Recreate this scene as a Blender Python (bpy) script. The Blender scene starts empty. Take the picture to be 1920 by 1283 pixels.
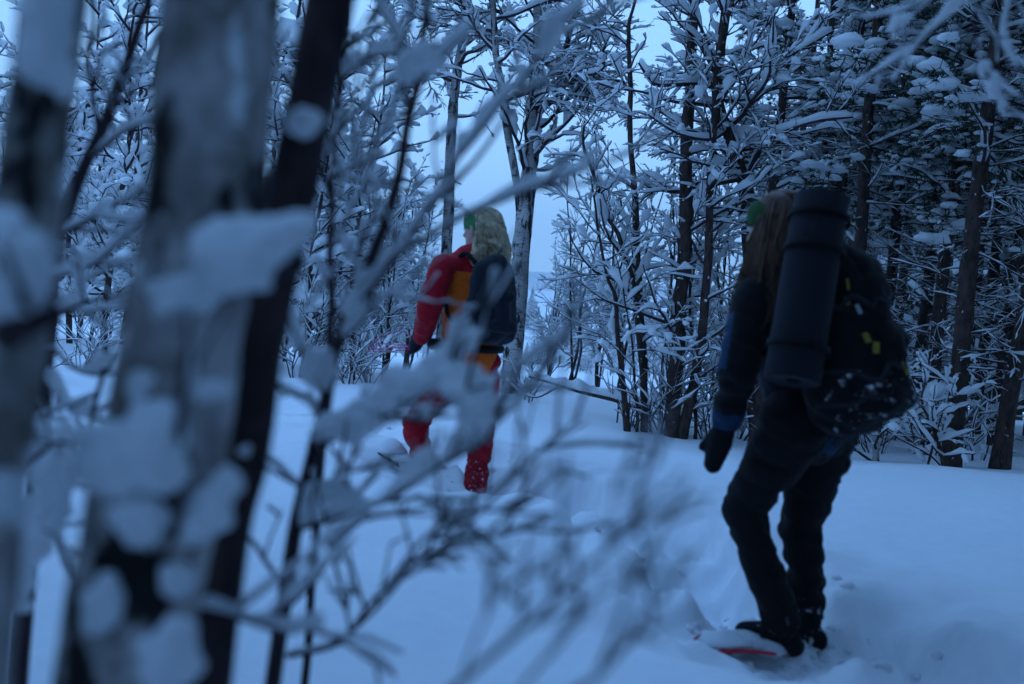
import bpy, bmesh, math, random
import numpy as np
from mathutils import Matrix, Vector
R = math.radians
scene = bpy.context.scene
col = scene.collection

# ------------------------------------------------------------------ camera
W, H, F = 1920.0, 1283.0, 1920.0 * 35 / 36
CAM = np.array([0.0, 0.0, 1.28])
PITCH, ROLL = R(-3.15), R(5.0)
fwd = np.array([0, math.cos(PITCH), math.sin(PITCH)])
up0 = np.array([0, -math.sin(PITCH), math.cos(PITCH)])
rt0 = np.array([1.0, 0, 0])
RT = rt0 * math.cos(ROLL) + up0 * math.sin(ROLL)
UP = -rt0 * math.sin(ROLL) + up0 * math.cos(ROLL)
cam_d = bpy.data.cameras.new('camera'); cam = bpy.data.objects.new('camera', cam_d); col.objects.link(cam)
cam_d.lens = 35; cam_d.sensor_width = 36; cam_d.clip_start = 0.05; cam_d.clip_end = 5000
cam.matrix_world = Matrix(((RT[0], UP[0], -fwd[0], CAM[0]), (RT[1], UP[1], -fwd[1], CAM[1]), (RT[2], UP[2], -fwd[2], CAM[2]), (0, 0, 0, 1)))
cam_d.dof.use_dof = True; cam_d.dof.focus_distance = 10.5; cam_d.dof.aperture_fstop = 1.9
scene.camera = cam
# ------------------------------------------------------------------ sky, sun, exposure
SUN_EL, SUN_ROT = R(-3.0), R(-10.0)
wd = bpy.data.worlds.new('World'); scene.world = wd; wd.use_nodes = True
wn, wl = wd.node_tree.nodes, wd.node_tree.links
bg = wn['Background']; bg.inputs['Strength'].default_value = 0.1
sky = wn.new('ShaderNodeTexSky'); sky.sky_type = 'NISHITA'; sky.sun_disc = False
sky.sun_elevation = SUN_EL; sky.sun_rotation = SUN_ROT
tc = wn.new('ShaderNodeTexCoord'); sp = wn.new('ShaderNodeSeparateXYZ'); wl.new(tc.outputs['Generated'], sp.inputs[0])
rp = wn.new('ShaderNodeValToRGB'); wl.new(sp.outputs['Z'], rp.inputs[0])     # the even cloud layer of a blue dusk
rp.color_ramp.elements[0].position = 0.0; rp.color_ramp.elements[0].color = (0.305, 0.59, 0.98, 1)
rp.color_ramp.elements[1].position = 0.7; rp.color_ramp.elements[1].color = (0.195, 0.455, 0.98, 1)
mul = wn.new('ShaderNodeVectorMath'); mul.operation = 'SCALE'; wl.new(rp.outputs[0], mul.inputs[0]); mul.inputs['Scale'].default_value = 10.0
mx = wn.new('ShaderNodeMix'); mx.data_type = 'RGBA'; mx.inputs[0].default_value = 0.96
wl.new(sky.outputs[0], mx.inputs[6]); wl.new(mul.outputs[0], mx.inputs[7]); wl.new(mx.outputs[2], bg.inputs['Color'])
sun_d = bpy.data.lights.new('sun', 'SUN'); sun_d.energy = 0.12; sun_d.angle = R(40); sun_d.color = (0.45, 0.7, 1.0)
sun = bpy.data.objects.new('sun', sun_d); col.objects.link(sun)
sun.rotation_euler = (R(60), 0, R(170)); sun.location = (0, 30, 30)
vs = scene.view_settings; vs.view_transform = 'Standard'; vs.look = 'None'; vs.exposure = 0.72; vs.gamma = 1.0; vs.use_curve_mapping = False
cy = scene.cycles; cy.use_denoising = True; cy.use_adaptive_sampling = True; cy.adaptive_threshold = 0.025; cy.max_bounces = 5; cy.diffuse_bounces = 3; cy.glossy_bounces = 2; cy.transmission_bounces = 2; cy.volume_bounces = 0

# ------------------------------------------------------------------ helpers
def at(px, py, d):
    """the place in the scene that lies d metres ahead along this line of sight"""
    return CAM + fwd * d + RT * ((px - W / 2) / F * d) - UP * ((py - H / 2) / F * d)
def A(*pts): return np.array([at(*p) for p in pts])
def nrm(v): return v / (np.linalg.norm(v) + 1e-9)

def vnoise(x, y, seed=0):
    x = np.asarray(x, float); y = np.asarray(y, float)
    xi = np.floor(x).astype(np.int64); yi = np.floor(y).astype(np.int64); fx = x - xi; fy = y - yi
    fx = fx * fx * (3 - 2 * fx); fy = fy * fy * (3 - 2 * fy)
    def h(a, b):
        n = (a * 374761393 + b * 668265263 + seed * 1274126177) & 0x7fffffff
        n = ((n ^ (n >> 13)) * 1103515245) & 0x7fffffff
        n = ((n ^ (n >> 15)) * 12345677) & 0x7fffffff
        return (n ^ (n >> 11)) % 65536 / 32768.0 - 1
    return (h(xi, yi) * (1 - fx) + h(xi + 1, yi) * fx) * (1 - fy) + (h(xi, yi + 1) * (1 - fx) + h(xi + 1, yi + 1) * fx) * fy
def fbm(x, y, seed=0, octs=4):
    s = 0; a = 1.0
    for i in range(octs): s = s + a * vnoise(x * 2 ** i, y * 2 ** i, seed + i * 17); a *= 0.5
    return s

class MB:
    def __init__(s): s.v = []; s.q = []; s.t = []; s.n = 0
    def add(s, v, q=None, t=None):
        v = np.asarray(v, float)
        if q is not None and len(q): s.q.append(np.asarray(q) + s.n)
        if t is not None and len(t): s.t.append(np.asarray(t) + s.n)
        s.v.append(v); s.n += len(v)
    def grid(s, rings):                     # rings: (n, m, 3) closed round m
        n, m, _ = rings.shape
        i = np.arange(n - 1)[:, None] * m; j = np.arange(m)[None, :]; k = (j + 1) % m
        q = np.stack([i + j, i + k, i + m + k, i + m + j], -1).reshape(-1, 4)
        s.add(rings.reshape(-1, 3), q)
    def tube(s, P, r, sides=5, flat=None):
        P = np.asarray(P, float); n = len(P)
        r = np.broadcast_to(np.asarray(r, float), (n,)).copy(); 
        T = np.gradient(P, axis=0); T /= np.linalg.norm(T, axis=1)[:, None] + 1e-9
        ref = np.array([1.0, 0.2, 0]) if np.abs(T[:, 2]).mean() > 0.8 else np.array([0, 0, 1.0])
        U = np.cross(T, ref); U /= np.linalg.norm(U, axis=1)[:, None] + 1e-9
        V = np.cross(U, T)
        a = np.arange(sides) * 2 * math.pi / sides
        rings = P[:, None, :] + r[:, None, None] * (np.cos(a)[None, :, None] * U[:, None, :] + np.sin(a)[None, :, None] * V[:, None, :])
        s.grid(rings)
        b = s.n - sides * n
        if sides == 4: s.q.append(np.array([[b, b + 3, b + 2, b + 1]])); e = s.n - 4; s.q.append(np.array([[e, e + 1, e + 2, e + 3]]))
        else:
            for k in range(1, sides - 1): s.t.append(np.array([[b, b + k + 1, b + k], [s.n - sides, s.n - sides + k, s.n - sides + k + 1]]))
    PROF = np.array([[-0.5, 0.0], [-1, 0.3], [-0.75, 0.78], [0, 1.0], [0.75, 0.78], [1, 0.3], [0.5, 0.0]])
    def cap(s, P, r, w, h, rng, gap=0.12, prof=None, clump=0):
        """snow lying along the top of a branch"""
        P = np.asarray(P, float); n = len(P)
        if n < 3: 
            P = np.array([P[0], (P[0] + P[-1]) / 2, P[-1]]); n = 3
        r = np.interp(np.linspace(0, 1, n), np.linspace(0, 1, len(np.atleast_1d(r))), np.atleast_1d(r))
        T = np.gradient(P, axis=0); T /= np.linalg.norm(T, axis=1)[:, None] + 1e-9
        hz = np.sqrt(np.clip(1 - T[:, 2] ** 2, 0, 1))
        k = np.clip((hz - 0.22) / 0.5, 0, 1)
        nz = rng.uniform(0.25, 1.4, n); nz[1:-1] = 0.25 * nz[:-2] + 0.5 * nz[1:-1] + 0.25 * nz[2:]
        nz[rng.random(n) < gap] *= 0.25
        if clump: k = k * np.clip(0.62 + 1.15 * fbm(np.arange(n) * clump, np.zeros(n) + rng.uniform(0, 99), int(rng.integers(0, 999)), 2), 0.0, 1.35)
        k = k * nz; k[0] *= 0.5; k[-1] *= 0.6
        if k.max() < 0.1: return
        U = np.cross(T, [0, 0, 1.0]); U /= np.linalg.norm(U, axis=1)[:, None] + 1e-9
        N = np.cross(U, T); N = 0.35 * N + 0.65 * np.array([0, 0, 1.0]); N /= np.linalg.norm(N, axis=1)[:, None]
        ww = r * 0.5 + w * k; hh = r * 0.3 + h * k
        pr = MB.PROF if prof is None else prof
        off = rng.normal(0, 0.15, n) * ww
        base = P + N * (r * 0.65)[:, None] + U * off[:, None]
        jit = rng.uniform(0.8, 1.2, (n, len(pr), 1))
        rings = base[:, None, :] + (pr[None, :, 0:1] * ww[:, None, None] * jit) * U[:, None, :] + (pr[None, :, 1:2] * hh[:, None, None] * jit) * N[:, None, :]
        m = len(pr); s.grid(rings); b = s.n - m * n; e = s.n - m
        tt = []
        for q in range(1, m - 1): tt += [[b, b + q + 1, b + q], [e, e + q, e + q + 1]]
        s.t.append(np.array(tt))
    def lump(s, c, rad, rng, nu=8, nv=5, rough=0.18, flat=0.55):
        th = np.linspace(0, math.pi, nv + 1); ph = np.arange(nu) * 2 * math.pi / nu
        d = np.stack([np.sin(th)[:, None] * np.cos(ph), np.sin(th)[:, None] * np.sin(ph), np.cos(th)[:, None] * np.ones(nu)], -1)
        k = 1 + rng.normal(0, rough, (nv + 1, nu, 1)); k[0] = k[0, 0]; k[-1] = k[-1, 0]
        d = d * k; d[..., 2] = np.where(d[..., 2] < 0, d[..., 2] * flat, d[..., 2])
        s.grid(np.asarray(c) + d * np.asarray(rad))
    def box(s, c, size, M=np.eye(3)):
        v = np.array([[x, y, z] for x in (-.5, .5) for y in (-.5, .5) for z in (-.5, .5)]) * size
        s.add(np.asarray(c) + v @ np.asarray(M).T, [[0, 1, 3, 2], [4, 6, 7, 5], [0, 4, 5, 1], [2, 3, 7, 6], [0, 2, 6, 4], [1, 5, 7, 3]])
    def mesh(s, name, mat, smooth=True):
        me = bpy.data.meshes.new(name)
        f = []
        if s.q: f += np.concatenate(s.q).tolist()
        if s.t: f += np.concatenate(s.t).tolist()
        me.from_pydata(np.concatenate(s.v).tolist() if s.v else [], [], f)
        for m in (mat if isinstance(mat, (list, tuple)) else [mat]): me.materials.append(m)
        if smooth: me.polygons.foreach_set('use_smooth', np.ones(len(me.polygons), bool))
        me.update(); return me
def link(name, me, parent=None, loc=None):
    o = bpy.data.objects.new(name, me); col.objects.link(o)
    if parent is not None: o.parent = parent
    if loc is not None: o.location = loc
    return o
def tag(o, label=None, cat=None, group=None, kind=None):
    if label: o['label'] = label
    if cat: o['category'] = cat
    if group: o['group'] = group
    if kind: o['kind'] = kind
    return o
def thing(name, label, cat, loc=(0, 0, 0), rz=0, group=None, scale=1.0):
    o = bpy.data.objects.new(name, None); col.objects.link(o); o.empty_display_size = 0.1
    o.location = loc; o.rotation_euler = (0, 0, rz); o.scale = (scale,) * 3
    return tag(o, label, cat, group)

# ------------------------------------------------------------------ materials
def mat(name, base, rough=0.8, spec=0.2):
    m = bpy.data.materials.new(name); m.use_nodes = True
    b = m.node_tree.nodes['Principled BSDF']
    b.inputs['Base Color'].default_value = (*base, 1); b.inputs['Roughness'].default_value = rough
    b.inputs['Specular IOR Level'].default_value = spec
    return m, m.node_tree.nodes, m.node_tree.links, b
def noise_mix(m, n, l, b, c1, c2, scale, lo=0.4, hi=0.6, vec=(1, 1, 1), bump=0.0, dist=0.01, detail=4, prev=None, coord='Object', rough=0.6):
    tc = n.new('ShaderNodeTexCoord'); mp = n.new('ShaderNodeMapping'); mp.inputs['Scale'].default_value = vec
    l.new(tc.outputs[coord], mp.inputs[0])
    nt = n.new('ShaderNodeTexNoise'); nt.inputs['Scale'].default_value = scale; nt.inputs['Detail'].default_value = detail; nt.inputs['Roughness'].default_value = rough
    l.new(mp.outputs[0], nt.inputs['Vector'])
    r = n.new('ShaderNodeMapRange'); r.inputs[1].default_value = lo; r.inputs[2].default_value = hi; l.new(nt.outputs[0], r.inputs[0])
    x = n.new('ShaderNodeMix'); x.data_type = 'RGBA'; l.new(r.outputs[0], x.inputs[0])
    if prev is None: x.inputs[6].default_value = (*c1, 1)
    else: l.new(prev, x.inputs[6])
    x.inputs[7].default_value = (*c2, 1)
    l.new(x.outputs[2], b.inputs['Base Color'])
    if bump:
        bp = n.new('ShaderNodeBump'); bp.inputs['Strength'].default_value = bump; bp.inputs['Distance'].default_value = dist
        l.new(nt.outputs[0], bp.inputs['Height']); l.new(bp.outputs[0], b.inputs['Normal'])
    return x.outputs[2]
M = {}
m, n, l, b = mat('snow', (0.88, 0.89, 0.9), 0.75, 0.15); noise_mix(m, n, l, b, (0.94, 0.945, 0.95), (0.87, 0.88, 0.9), 9, 0.3, 0.75, bump=0.25, dist=0.01, detail=8); M['snow'] = m
tr_ = n.new('ShaderNodeBsdfTranslucent'); tr_.inputs[0].default_value = (0.95, 0.96, 0.98, 1); ms_ = n.new('ShaderNodeMixShader'); ms_.inputs[0].default_value = 0.45   # loose snow lets light through
l.new(b.outputs[0], ms_.inputs[1]); l.new(tr_.outputs[0], ms_.inputs[2]); l.new(ms_.outputs[0], n['Material Output'].inputs['Surface'])
m, n, l, b = mat('snow_ground', (0.88, 0.89, 0.9), 0.8, 0.12); noise_mix(m, n, l, b, (0.86, 0.87, 0.885), (0.78, 0.79, 0.82), 14, 0.3, 0.8, bump=0.3, dist=0.012, detail=10, rough=0.7); M['ground'] = m
m, n, l, b = mat('birch_bark', (0.4, 0.38, 0.38), 0.85)
o1 = noise_mix(m, n, l, b, (0.46, 0.43, 0.42), (0.2, 0.18, 0.17), 4, 0.35, 0.62, (1, 1, 0.6))
o2 = noise_mix(m, n, l, b, None, (0.025, 0.02, 0.02), 11, 0.52, 0.58, (1, 1, 0.35), prev=o1)
o3 = noise_mix(m, n, l, b, None, (0.03, 0.026, 0.024), 60, 0.56, 0.66, (0.15, 0.15, 1), bump=0.5, dist=0.01, prev=o2); M['birch'] = m
m, n, l, b = mat('birch_bark_near', (0.4, 0.38, 0.38), 0.85)
o1 = noise_mix(m, n, l, b, (0.55, 0.5, 0.49), (0.2, 0.17, 0.15), 14, 0.38, 0.62, (1, 1, 0.7))
o2 = noise_mix(m, n, l, b, None, (0.022, 0.02, 0.02), 17, 0.54, 0.6, (1, 1, 0.45), prev=o1, detail=3)
o3 = noise_mix(m, n, l, b, None, (0.05, 0.045, 0.035), 90, 0.62, 0.72, (0.3, 0.3, 1), bump=0.5, dist=0.006, prev=o2)
noise_mix(m, n, l, b, None, (0.8, 0.81, 0.83), 13, 0.6, 0.64, (1, 1, 0.8), prev=o3, detail=5); M['birch_near'] = m
m, n, l, b = mat('dark_bark', (0.03, 0.022, 0.02), 0.9)
o1 = noise_mix(m, n, l, b, (0.085, 0.05, 0.04), (0.022, 0.015, 0.014), 26, 0.35, 0.65, (1, 1, 0.4), bump=0.7, dist=0.015)
noise_mix(m, n, l, b, None, (0.7, 0.71, 0.73), 20, 0.66, 0.69, (1, 1, 0.7), prev=o1, detail=5); M['bark'] = m
m, n, l, b = mat('plain_dark_bark', (0.03, 0.022, 0.024), 0.85); noise_mix(m, n, l, b, (0.075, 0.048, 0.05), (0.018, 0.013, 0.015), 24, 0.35, 0.65, (1, 1, 0.4), bump=0.5, dist=0.008); M['bark_near'] = m
m, n, l, b = mat('twig', (0.045, 0.026, 0.032), 0.8); M['twig'] = m
m, n, l, b = mat('needles', (0.022, 0.045, 0.032), 0.7); noise_mix(m, n, l, b, (0.02, 0.042, 0.03), (0.045, 0.06, 0.03), 3); M['needle'] = m
def fabric(name, c, k=0.75, sc=45, rough=0.85, bump=0.35):
    m, n, l, b = mat(name, c, rough, 0.15); noise_mix(m, n, l, b, c, tuple(v * k for v in c), sc, 0.3, 0.7, bump=bump, dist=0.004, detail=6)
    try: b.inputs['Sheen Weight'].default_value = 0.05
    except Exception: pass
    M[name] = m
fabric('red', (0.42, 0.005, 0.018)); fabric('orange', (0.8, 0.13, 0.008)); fabric('black', (0.0035, 0.0035, 0.005)); fabric('navy', (0.006, 0.008, 0.017))
fabric('blue', (0.008, 0.036, 0.085)); fabric('green', (0.06, 0.2, 0.085)); fabric('dark_green', (0.02, 0.07, 0.018)); fabric('pack_navy', (0.011, 0.014, 0.024)); fabric('mat_grey', (0.011, 0.0115, 0.017), 0.85, 90)
fabric('yellow', (0.28, 0.21, 0.03)); fabric('brown', (0.06, 0.035, 0.025)); fabric('pink', (0.75, 0.05, 0.3)); fabric('red_frame', (0.55, 0.02, 0.04), 0.9, 20, 0.4, 0.05)
fabric('webbing', (0.02, 0.021, 0.026)); fabric('buckle', (0.03, 0.03, 0.032), 0.9, 30, 0.35, 0.0); fabric('trousers_black', (0.0055, 0.005, 0.0065)); fabric('label_grey', (0.4, 0.4, 0.42))
m, n, l, b = mat('red_snowy', (0.7, 0.01, 0.03), 0.85); o1 = noise_mix(m, n, l, b, (0.36, 0.004, 0.016), (0.26, 0.003, 0.012), 45, 0.3, 0.7); noise_mix(m, n, l, b, None, (0.8, 0.8, 0.82), 60, 0.6, 0.66, prev=o1, detail=6, bump=0.4, dist=0.006); M['red_snowy'] = m
m, n, l, b = mat('black_dusted', (0.004, 0.004, 0.006), 0.9); o1 = noise_mix(m, n, l, b, (0.005, 0.005, 0.007), (0.003, 0.003, 0.004), 40, 0.3, 0.7); noise_mix(m, n, l, b, None, (0.75, 0.76, 0.78), 22, 0.57, 0.66, prev=o1, detail=9, rough=0.75, bump=0.5, dist=0.006); M['black_dusted'] = m
m, n, l, b = mat('skin', (0.5, 0.3, 0.25), 0.6, 0.3); M['skin'] = m
m, n, l, b = mat('blond_hair', (0.42, 0.31, 0.16), 0.55, 0.3); noise_mix(m, n, l, b, (0.55, 0.42, 0.26), (0.24, 0.18, 0.11), 30, 0.35, 0.65); M['blond'] = m
m, n, l, b = mat('brown_hair', (0.09, 0.04, 0.02), 0.55, 0.3); noise_mix(m, n, l, b, (0.13, 0.06, 0.03), (0.05, 0.02, 0.012), 30, 0.35, 0.65); M['brunette'] = m
m, n, l, b = mat('eye', (0.7, 0.7, 0.7), 0.2, 0.5); M['eye'] = m
m, n, l, b = mat('far_hill', (0.3, 0.32, 0.34), 0.9); noise_mix(m, n, l, b, (0.45, 0.47, 0.5), (0.72, 0.73, 0.75), 0.02, 0.35, 0.65, detail=12, rough=0.75); M['hill'] = m

# ------------------------------------------------------------------ ground
TRACK = A((1990, 1420, 2.75), (1620, 1300, 3.35), (1480, 1235, 3.7), (1330, 1090, 4.3), (1120, 1000, 5.2), (900, 950, 5.9), (800, 905, 6.4), (720, 880, 7.2), (650, 850, 8.5))[:, :2]
def track_dist(x, y):
    d = np.full(np.shape(x), 1e9)
    for a, b in zip(TRACK[:-1], TRACK[1:]):
        ab = b - a; t = np.clip(((x - a[0]) * ab[0] + (y - a[1]) * ab[1]) / (ab @ ab), 0, 1)
        d = np.minimum(d, np.hypot(x - a[0] - t * ab[0], y - a[1] - t * ab[1]))
    return d
def ground_z(x, y):
    x = np.asarray(x, float); y = np.asarray(y, float)
    s = np.clip((y - 11.5) / 68.0, 0, 1)
    z = -4.9 * (s * 0.9 + 0.1 * s * s * (3 - 2 * s)) - 0.0
    z = z + np.clip((x - 3.0) / 10, 0, 1) * 0.12 * np.clip((y - 5) / 3, 0, 1) * np.clip((40 - y) / 20, 0, 1)
    q = np.clip((9.6 - y) / 3.6, 0, 1); z = z + 0.27 * q * q * (3 - 2 * q)
    z = z + 0.05 * fbm(x * 0.45 + 3, y * 0.45, 5, 2) + 0.016 * fbm(x * 1.7, y * 1.7, 9, 2)
    far = np.clip((y - 95) / 400, 0, 1); z = z + far * 6
    d = track_dist(x, y)
    wob = 0.12 * vnoise(x * 3.0, y * 3.0, 31) + 0.05 * vnoise(x * 8, y * 8, 33)
    k = 1 / (1 + np.exp((d + wob - 0.33) / 0.035))
    z = z - k * (0.25 + 0.10 * fbm(x * 4.0, y * 4.0, 40, 4)) + 0.04 * np.exp(-((d - 0.42) / 0.12) ** 2) * (0.5 + 0.5 * vnoise(x * 4, y * 4, 77))
    bd = np.hypot(x - 1.02, (y - 3.42) * 0.85) + wob; kb = 1 / (1 + np.exp((bd - 0.5) / 0.07)); z = z - np.clip(kb - k, 0, 1) * (0.2 + 0.05 * fbm(x * 4, y * 4, 91, 3))
    bd = np.hypot((x + 0.12) * 0.9, y - 5.5) + wob; ka = 1 / (1 + np.exp((bd - 0.5) / 0.08)); z = z - np.clip(ka - k, 0, 1) * 0.15
    k2 = np.exp(-(d / 0.8) ** 4); z = z + k2 * 0.045 * fbm(x * 3.3, y * 3.3, 63, 4)
    return z
def gz(x, y): return float(ground_z(np.array([x]), np.array([y]))[0])
def axis(lo, hi, step, far_lo, far_hi, g=1.12):
    c = list(np.arange(lo, hi, step)); s = step; v = c[-1]; out = []
    while v < far_hi: s *= g; v += s; out.append(v)
    s = step; v = lo; pre = []
    while v > far_lo: s *= g; v -= s; pre.append(v)
    return np.array(pre[::-1] + c + out)
gx = axis(-3.2, 4.6, 0.035, -420, 420); gy = axis(1.2, 9.0, 0.035, -60, 900)
X, Y = np.meshgrid(gx, gy); Z = ground_z(X, Y)
g = MB(); ny, nx = X.shape
i = np.arange(ny - 1)[:, None] * nx; j = np.arange(nx - 1)[None, :]
g.add(np.stack([X, Y, Z], -1).reshape(-1, 3), np.stack([i + j, i + j + 1, i + nx + j + 1, i + nx + j], -1).reshape(-1, 4))
tag(link('snow_ground', g.mesh('snow_ground', M['ground'])), 'smooth blue-white snow cover with a trodden track across it', kind='structure')
hx = np.linspace(-900, 900, 160); hy = np.linspace(420, 1000, 40); X, Y = np.meshgrid(hx, hy)
Z = -4 + np.clip((Y - 420) / 380, 0, 1) ** 0.8 * (15 + 8 * fbm(X / 260, Y / 300, 3, 3) + 6 * np.exp(-((X + 60) / 330) ** 2)) + 1.5 * fbm(X / 25, Y / 25, 8, 3) - np.clip((Y - 820) / 180, 0, 1) * 40 - 2
h = MB(); ny, nx = X.shape; i = np.arange(ny - 1)[:, None] * nx; j = np.arange(nx - 1)[None, :]
h.add(np.stack([X, Y, Z], -1).reshape(-1, 3), np.stack([i + j, i + j + 1, i + nx + j + 1, i + nx + j], -1).reshape(-1, 4))
tag(link('hill', h.mesh('hill', M['hill'])), 'low hazy hill beyond the clearing', kind='structure')

# ------------------------------------------------------------------ tree growing
def rand_perp(d, rng):
    v = rng.normal(size=3); v -= d * (v @ d); return nrm(v)
def grow(wood, snow, p0, d0, L, r0, lvl, rng, P):
    n = max(3, int(L / P['seg']) + 1); st = L / (n - 1)
    pts = [np.array(p0, float)]; d = nrm(np.array(d0, float))
    for i in range(n - 1):
        d = d + rng.normal(0, P['jit'], 3); d[2] += P['lift'] if lvl == 0 else -P['droop'] * (i + 1) / n
        d = nrm(d); pts.append(pts[-1] + d * st)
    pts = np.array(pts); t = np.linspace(0, 1, n)
    rad = r0 * (1 - 0.75 * t) + P.get('rmin', 0.0018)
    wood.tube(pts, rad, 5 if (lvl == 0 and r0 > 0.012) else 3)
    sw = P['snow'] * (1.45, 1.05, 0.8, 0.6)[lvl] * math.exp(rng.normal(0, 0.35))
    snow.cap(pts, rad, sw, sw * 1.2, rng, P.get('gap', 0.12), None, P.get('clump', 0))
    if lvl >= P['levels']: return
    nc = max(1, int(rng.poisson(P['dens'][lvl] * L)))
    for _ in range(nc):
        f = rng.uniform(0.15, 1.0); k = f * (n - 1); i = min(int(k), n - 2); q = pts[i] + (pts[i + 1] - pts[i]) * (k - i)
        dd = nrm(pts[i + 1] - pts[i]); pr = rand_perp(dd, rng); pr[2] *= 0.6
        ang = R(rng.uniform(28, 62)); cd = dd * math.cos(ang) + pr * math.sin(ang)
        grow(wood, snow, q, cd, L * rng.uniform(0.3, 0.6) * (1.1 - 0.5 * f), max(0.0016, rad[i] * rng.uniform(0.45, 0.7)), lvl + 1, rng, P)
BIRCH = dict(seg=0.075, jit=0.115, lift=0.02, droop=0.08, snow=0.029, levels=3, dens=(4.8, 8.0, 9.0), gap=0.22, clump=0.55)
def sample(P, t):
    s = np.concatenate([[0], np.cumsum(np.linalg.norm(np.diff(P, axis=0), axis=1))]); s /= s[-1]
    return np.array([np.interp(t, s, P[:, k]) for k in range(3)]).T
def smooth_line(P, n):
    P = np.asarray(P, float); s = np.linspace(0, 1, len(P)); t = np.linspace(0, 1, n)
    # Catmull-Rom through the given points
    out = []
    for u in t:
        k = min(int(u * (len(P) - 1)), len(P) - 2); f = u * (len(P) - 1) - k
        p0 = P[max(k - 1, 0)]; p1 = P[k]; p2 = P[k + 1]; p3 = P[min(k + 2, len(P) - 1)]
        out.append(0.5 * ((2 * p1) + (-p0 + p2) * f + (2 * p0 - 5 * p1 + 4 * p2 - p3) * f * f + (-p0 + 3 * p1 - 3 * p2 + p3) * f ** 3))
    return np.array(out)
def knotty(P, rad, mbx, rng, sides=9, amp=0.06):
    """a trunk with uneven rings"""
    P = np.asarray(P); n = len(P); T = np.gradient(P, axis=0); T /= np.linalg.norm(T, axis=1)[:, None]
    U = np.cross(T, [1.0, 0.2, 0]); U /= np.linalg.norm(U, axis=1)[:, None]; V = np.cross(U, T)
    a = np.arange(sides) * 2 * math.pi / sides
    k = 1 + amp * rng.normal(size=(n, sides))
    rr = np.asarray(rad)[:, None] * k
    mbx.grid(P[:, None, :] + rr[..., None] * (np.cos(a)[None, :, None] * U[:, None, :] + np.sin(a)[None, :, None] * V[:, None, :]))
def tree(name, label, cat, lines, seed, bark, P=BIRCH, nb=26, blen=(0.7, 1.6), group=None, start=0.15, elev=(5, 55), limbs=()):
    """lines: list of (points, r0, r1) in world space; the first one is the main trunk"""
    rng = np.random.default_rng(seed)
    base = lines[0][0][0]; bz = gz(base[0], base[1]); org = np.array([base[0], base[1], bz])
    t = thing(name, label, cat, org, 0, group)
    wood, snow, trunk = MB(), MB(), MB()
    for li, (pts, r0, r1) in enumerate(lines):
        pts = np.array(pts, float)
        if pts[0][2] - gz(pts[0][0], pts[0][1]) < 0.5:
            pts[0][2] = gz(pts[0][0], pts[0][1]) - 0.12
        n = max(10, int(np.linalg.norm(np.diff(pts, axis=0), axis=1).sum() / 0.12))
        ln = smooth_line(pts, n) - org
        ln[:, :2] += 0.012 * np.stack([vnoise(np.arange(n) * 0.45, np.zeros(n), seed + li), vnoise(np.arange(n) * 0.45, np.zeros(n) + 5, seed + li)], -1)
        rad = np.linspace(r0, r1, n); rad[:3] *= np.array([1.3, 1.18, 1.07])
        knotty(ln, rad, trunk, rng, 10 if r0 > 0.05 else 6)
        snow.cap(ln, rad, r0 * 0.1, r0 * 0.5, rng, 0.3)
        Lw = np.linalg.norm(np.diff(ln, axis=0), axis=1).sum()
        m = int(nb * (1 if li == 0 else 0.5))
        for b_ in range(m):
            f = start + (1 - start) * (b_ + rng.random()) / m
            i = min(int(f * (n - 1)), n - 2); az = rng.uniform(0, 2 * math.pi); el = R(rng.uniform(*elev))
            d = np.array([math.cos(az) * math.cos(el), math.sin(az) * math.cos(el), math.sin(el)])
            L = rng.uniform(*blen) * (1.15 - 0.55 * f)
            grow(wood, snow, ln[i], d, L, min(rad[i] * 0.5, 0.006 + 0.011 * L), 0, rng, P)
    for pts, r0, r1, w in limbs:
        pts = np.asarray(pts) - org; n = max(8, int(np.linalg.norm(np.diff(pts, axis=0), axis=1).sum() / 0.08)); ln = smooth_line(pts, n)
        rad = np.linspace(r0, r1, n); wood.tube(ln, rad, 6); snow.cap(ln, rad, w, w * 1.5, rng, 0.05)
        for b_ in range(int(n * 0.8)):
            i = rng.integers(1, n - 1); d = nrm(ln[i + 1] - ln[i]) + rand_perp(nrm(ln[i + 1] - ln[i]), rng) * 1.1 + np.array([0, 0, 0.2])
            grow(wood, snow, ln[i], d, rng.uniform(0.25, 0.7), 0.006, 1, rng, P)
    link('trunk', trunk.mesh('trunk', bark), t); link('crown', wood.mesh('crown', M['twig']), t); link('snow_load', snow.mesh('snow_load', M['snow']), t)
    return t
def copy_tree(o, loc, rz, sc=1.0, label=None, group=None, cat=None):
    c = o.copy(); col.objects.link(c); c.location = loc; c.rotation_euler = (0, 0, rz); c.scale = (sc,) * 3
    tag(c, label, cat, group)
    for ch in o.children:
        d = ch.copy(); col.objects.link(d); d.parent = c
    return c
def ext(P, L):
    P = np.asarray(P); return np.vstack([P, P[-1] + nrm(P[-1] - P[-2]) * L * 0.5 , P[-1] + nrm(P[-1] - P[-2]) * L + np.array([0.1, 0, 0])])

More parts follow.
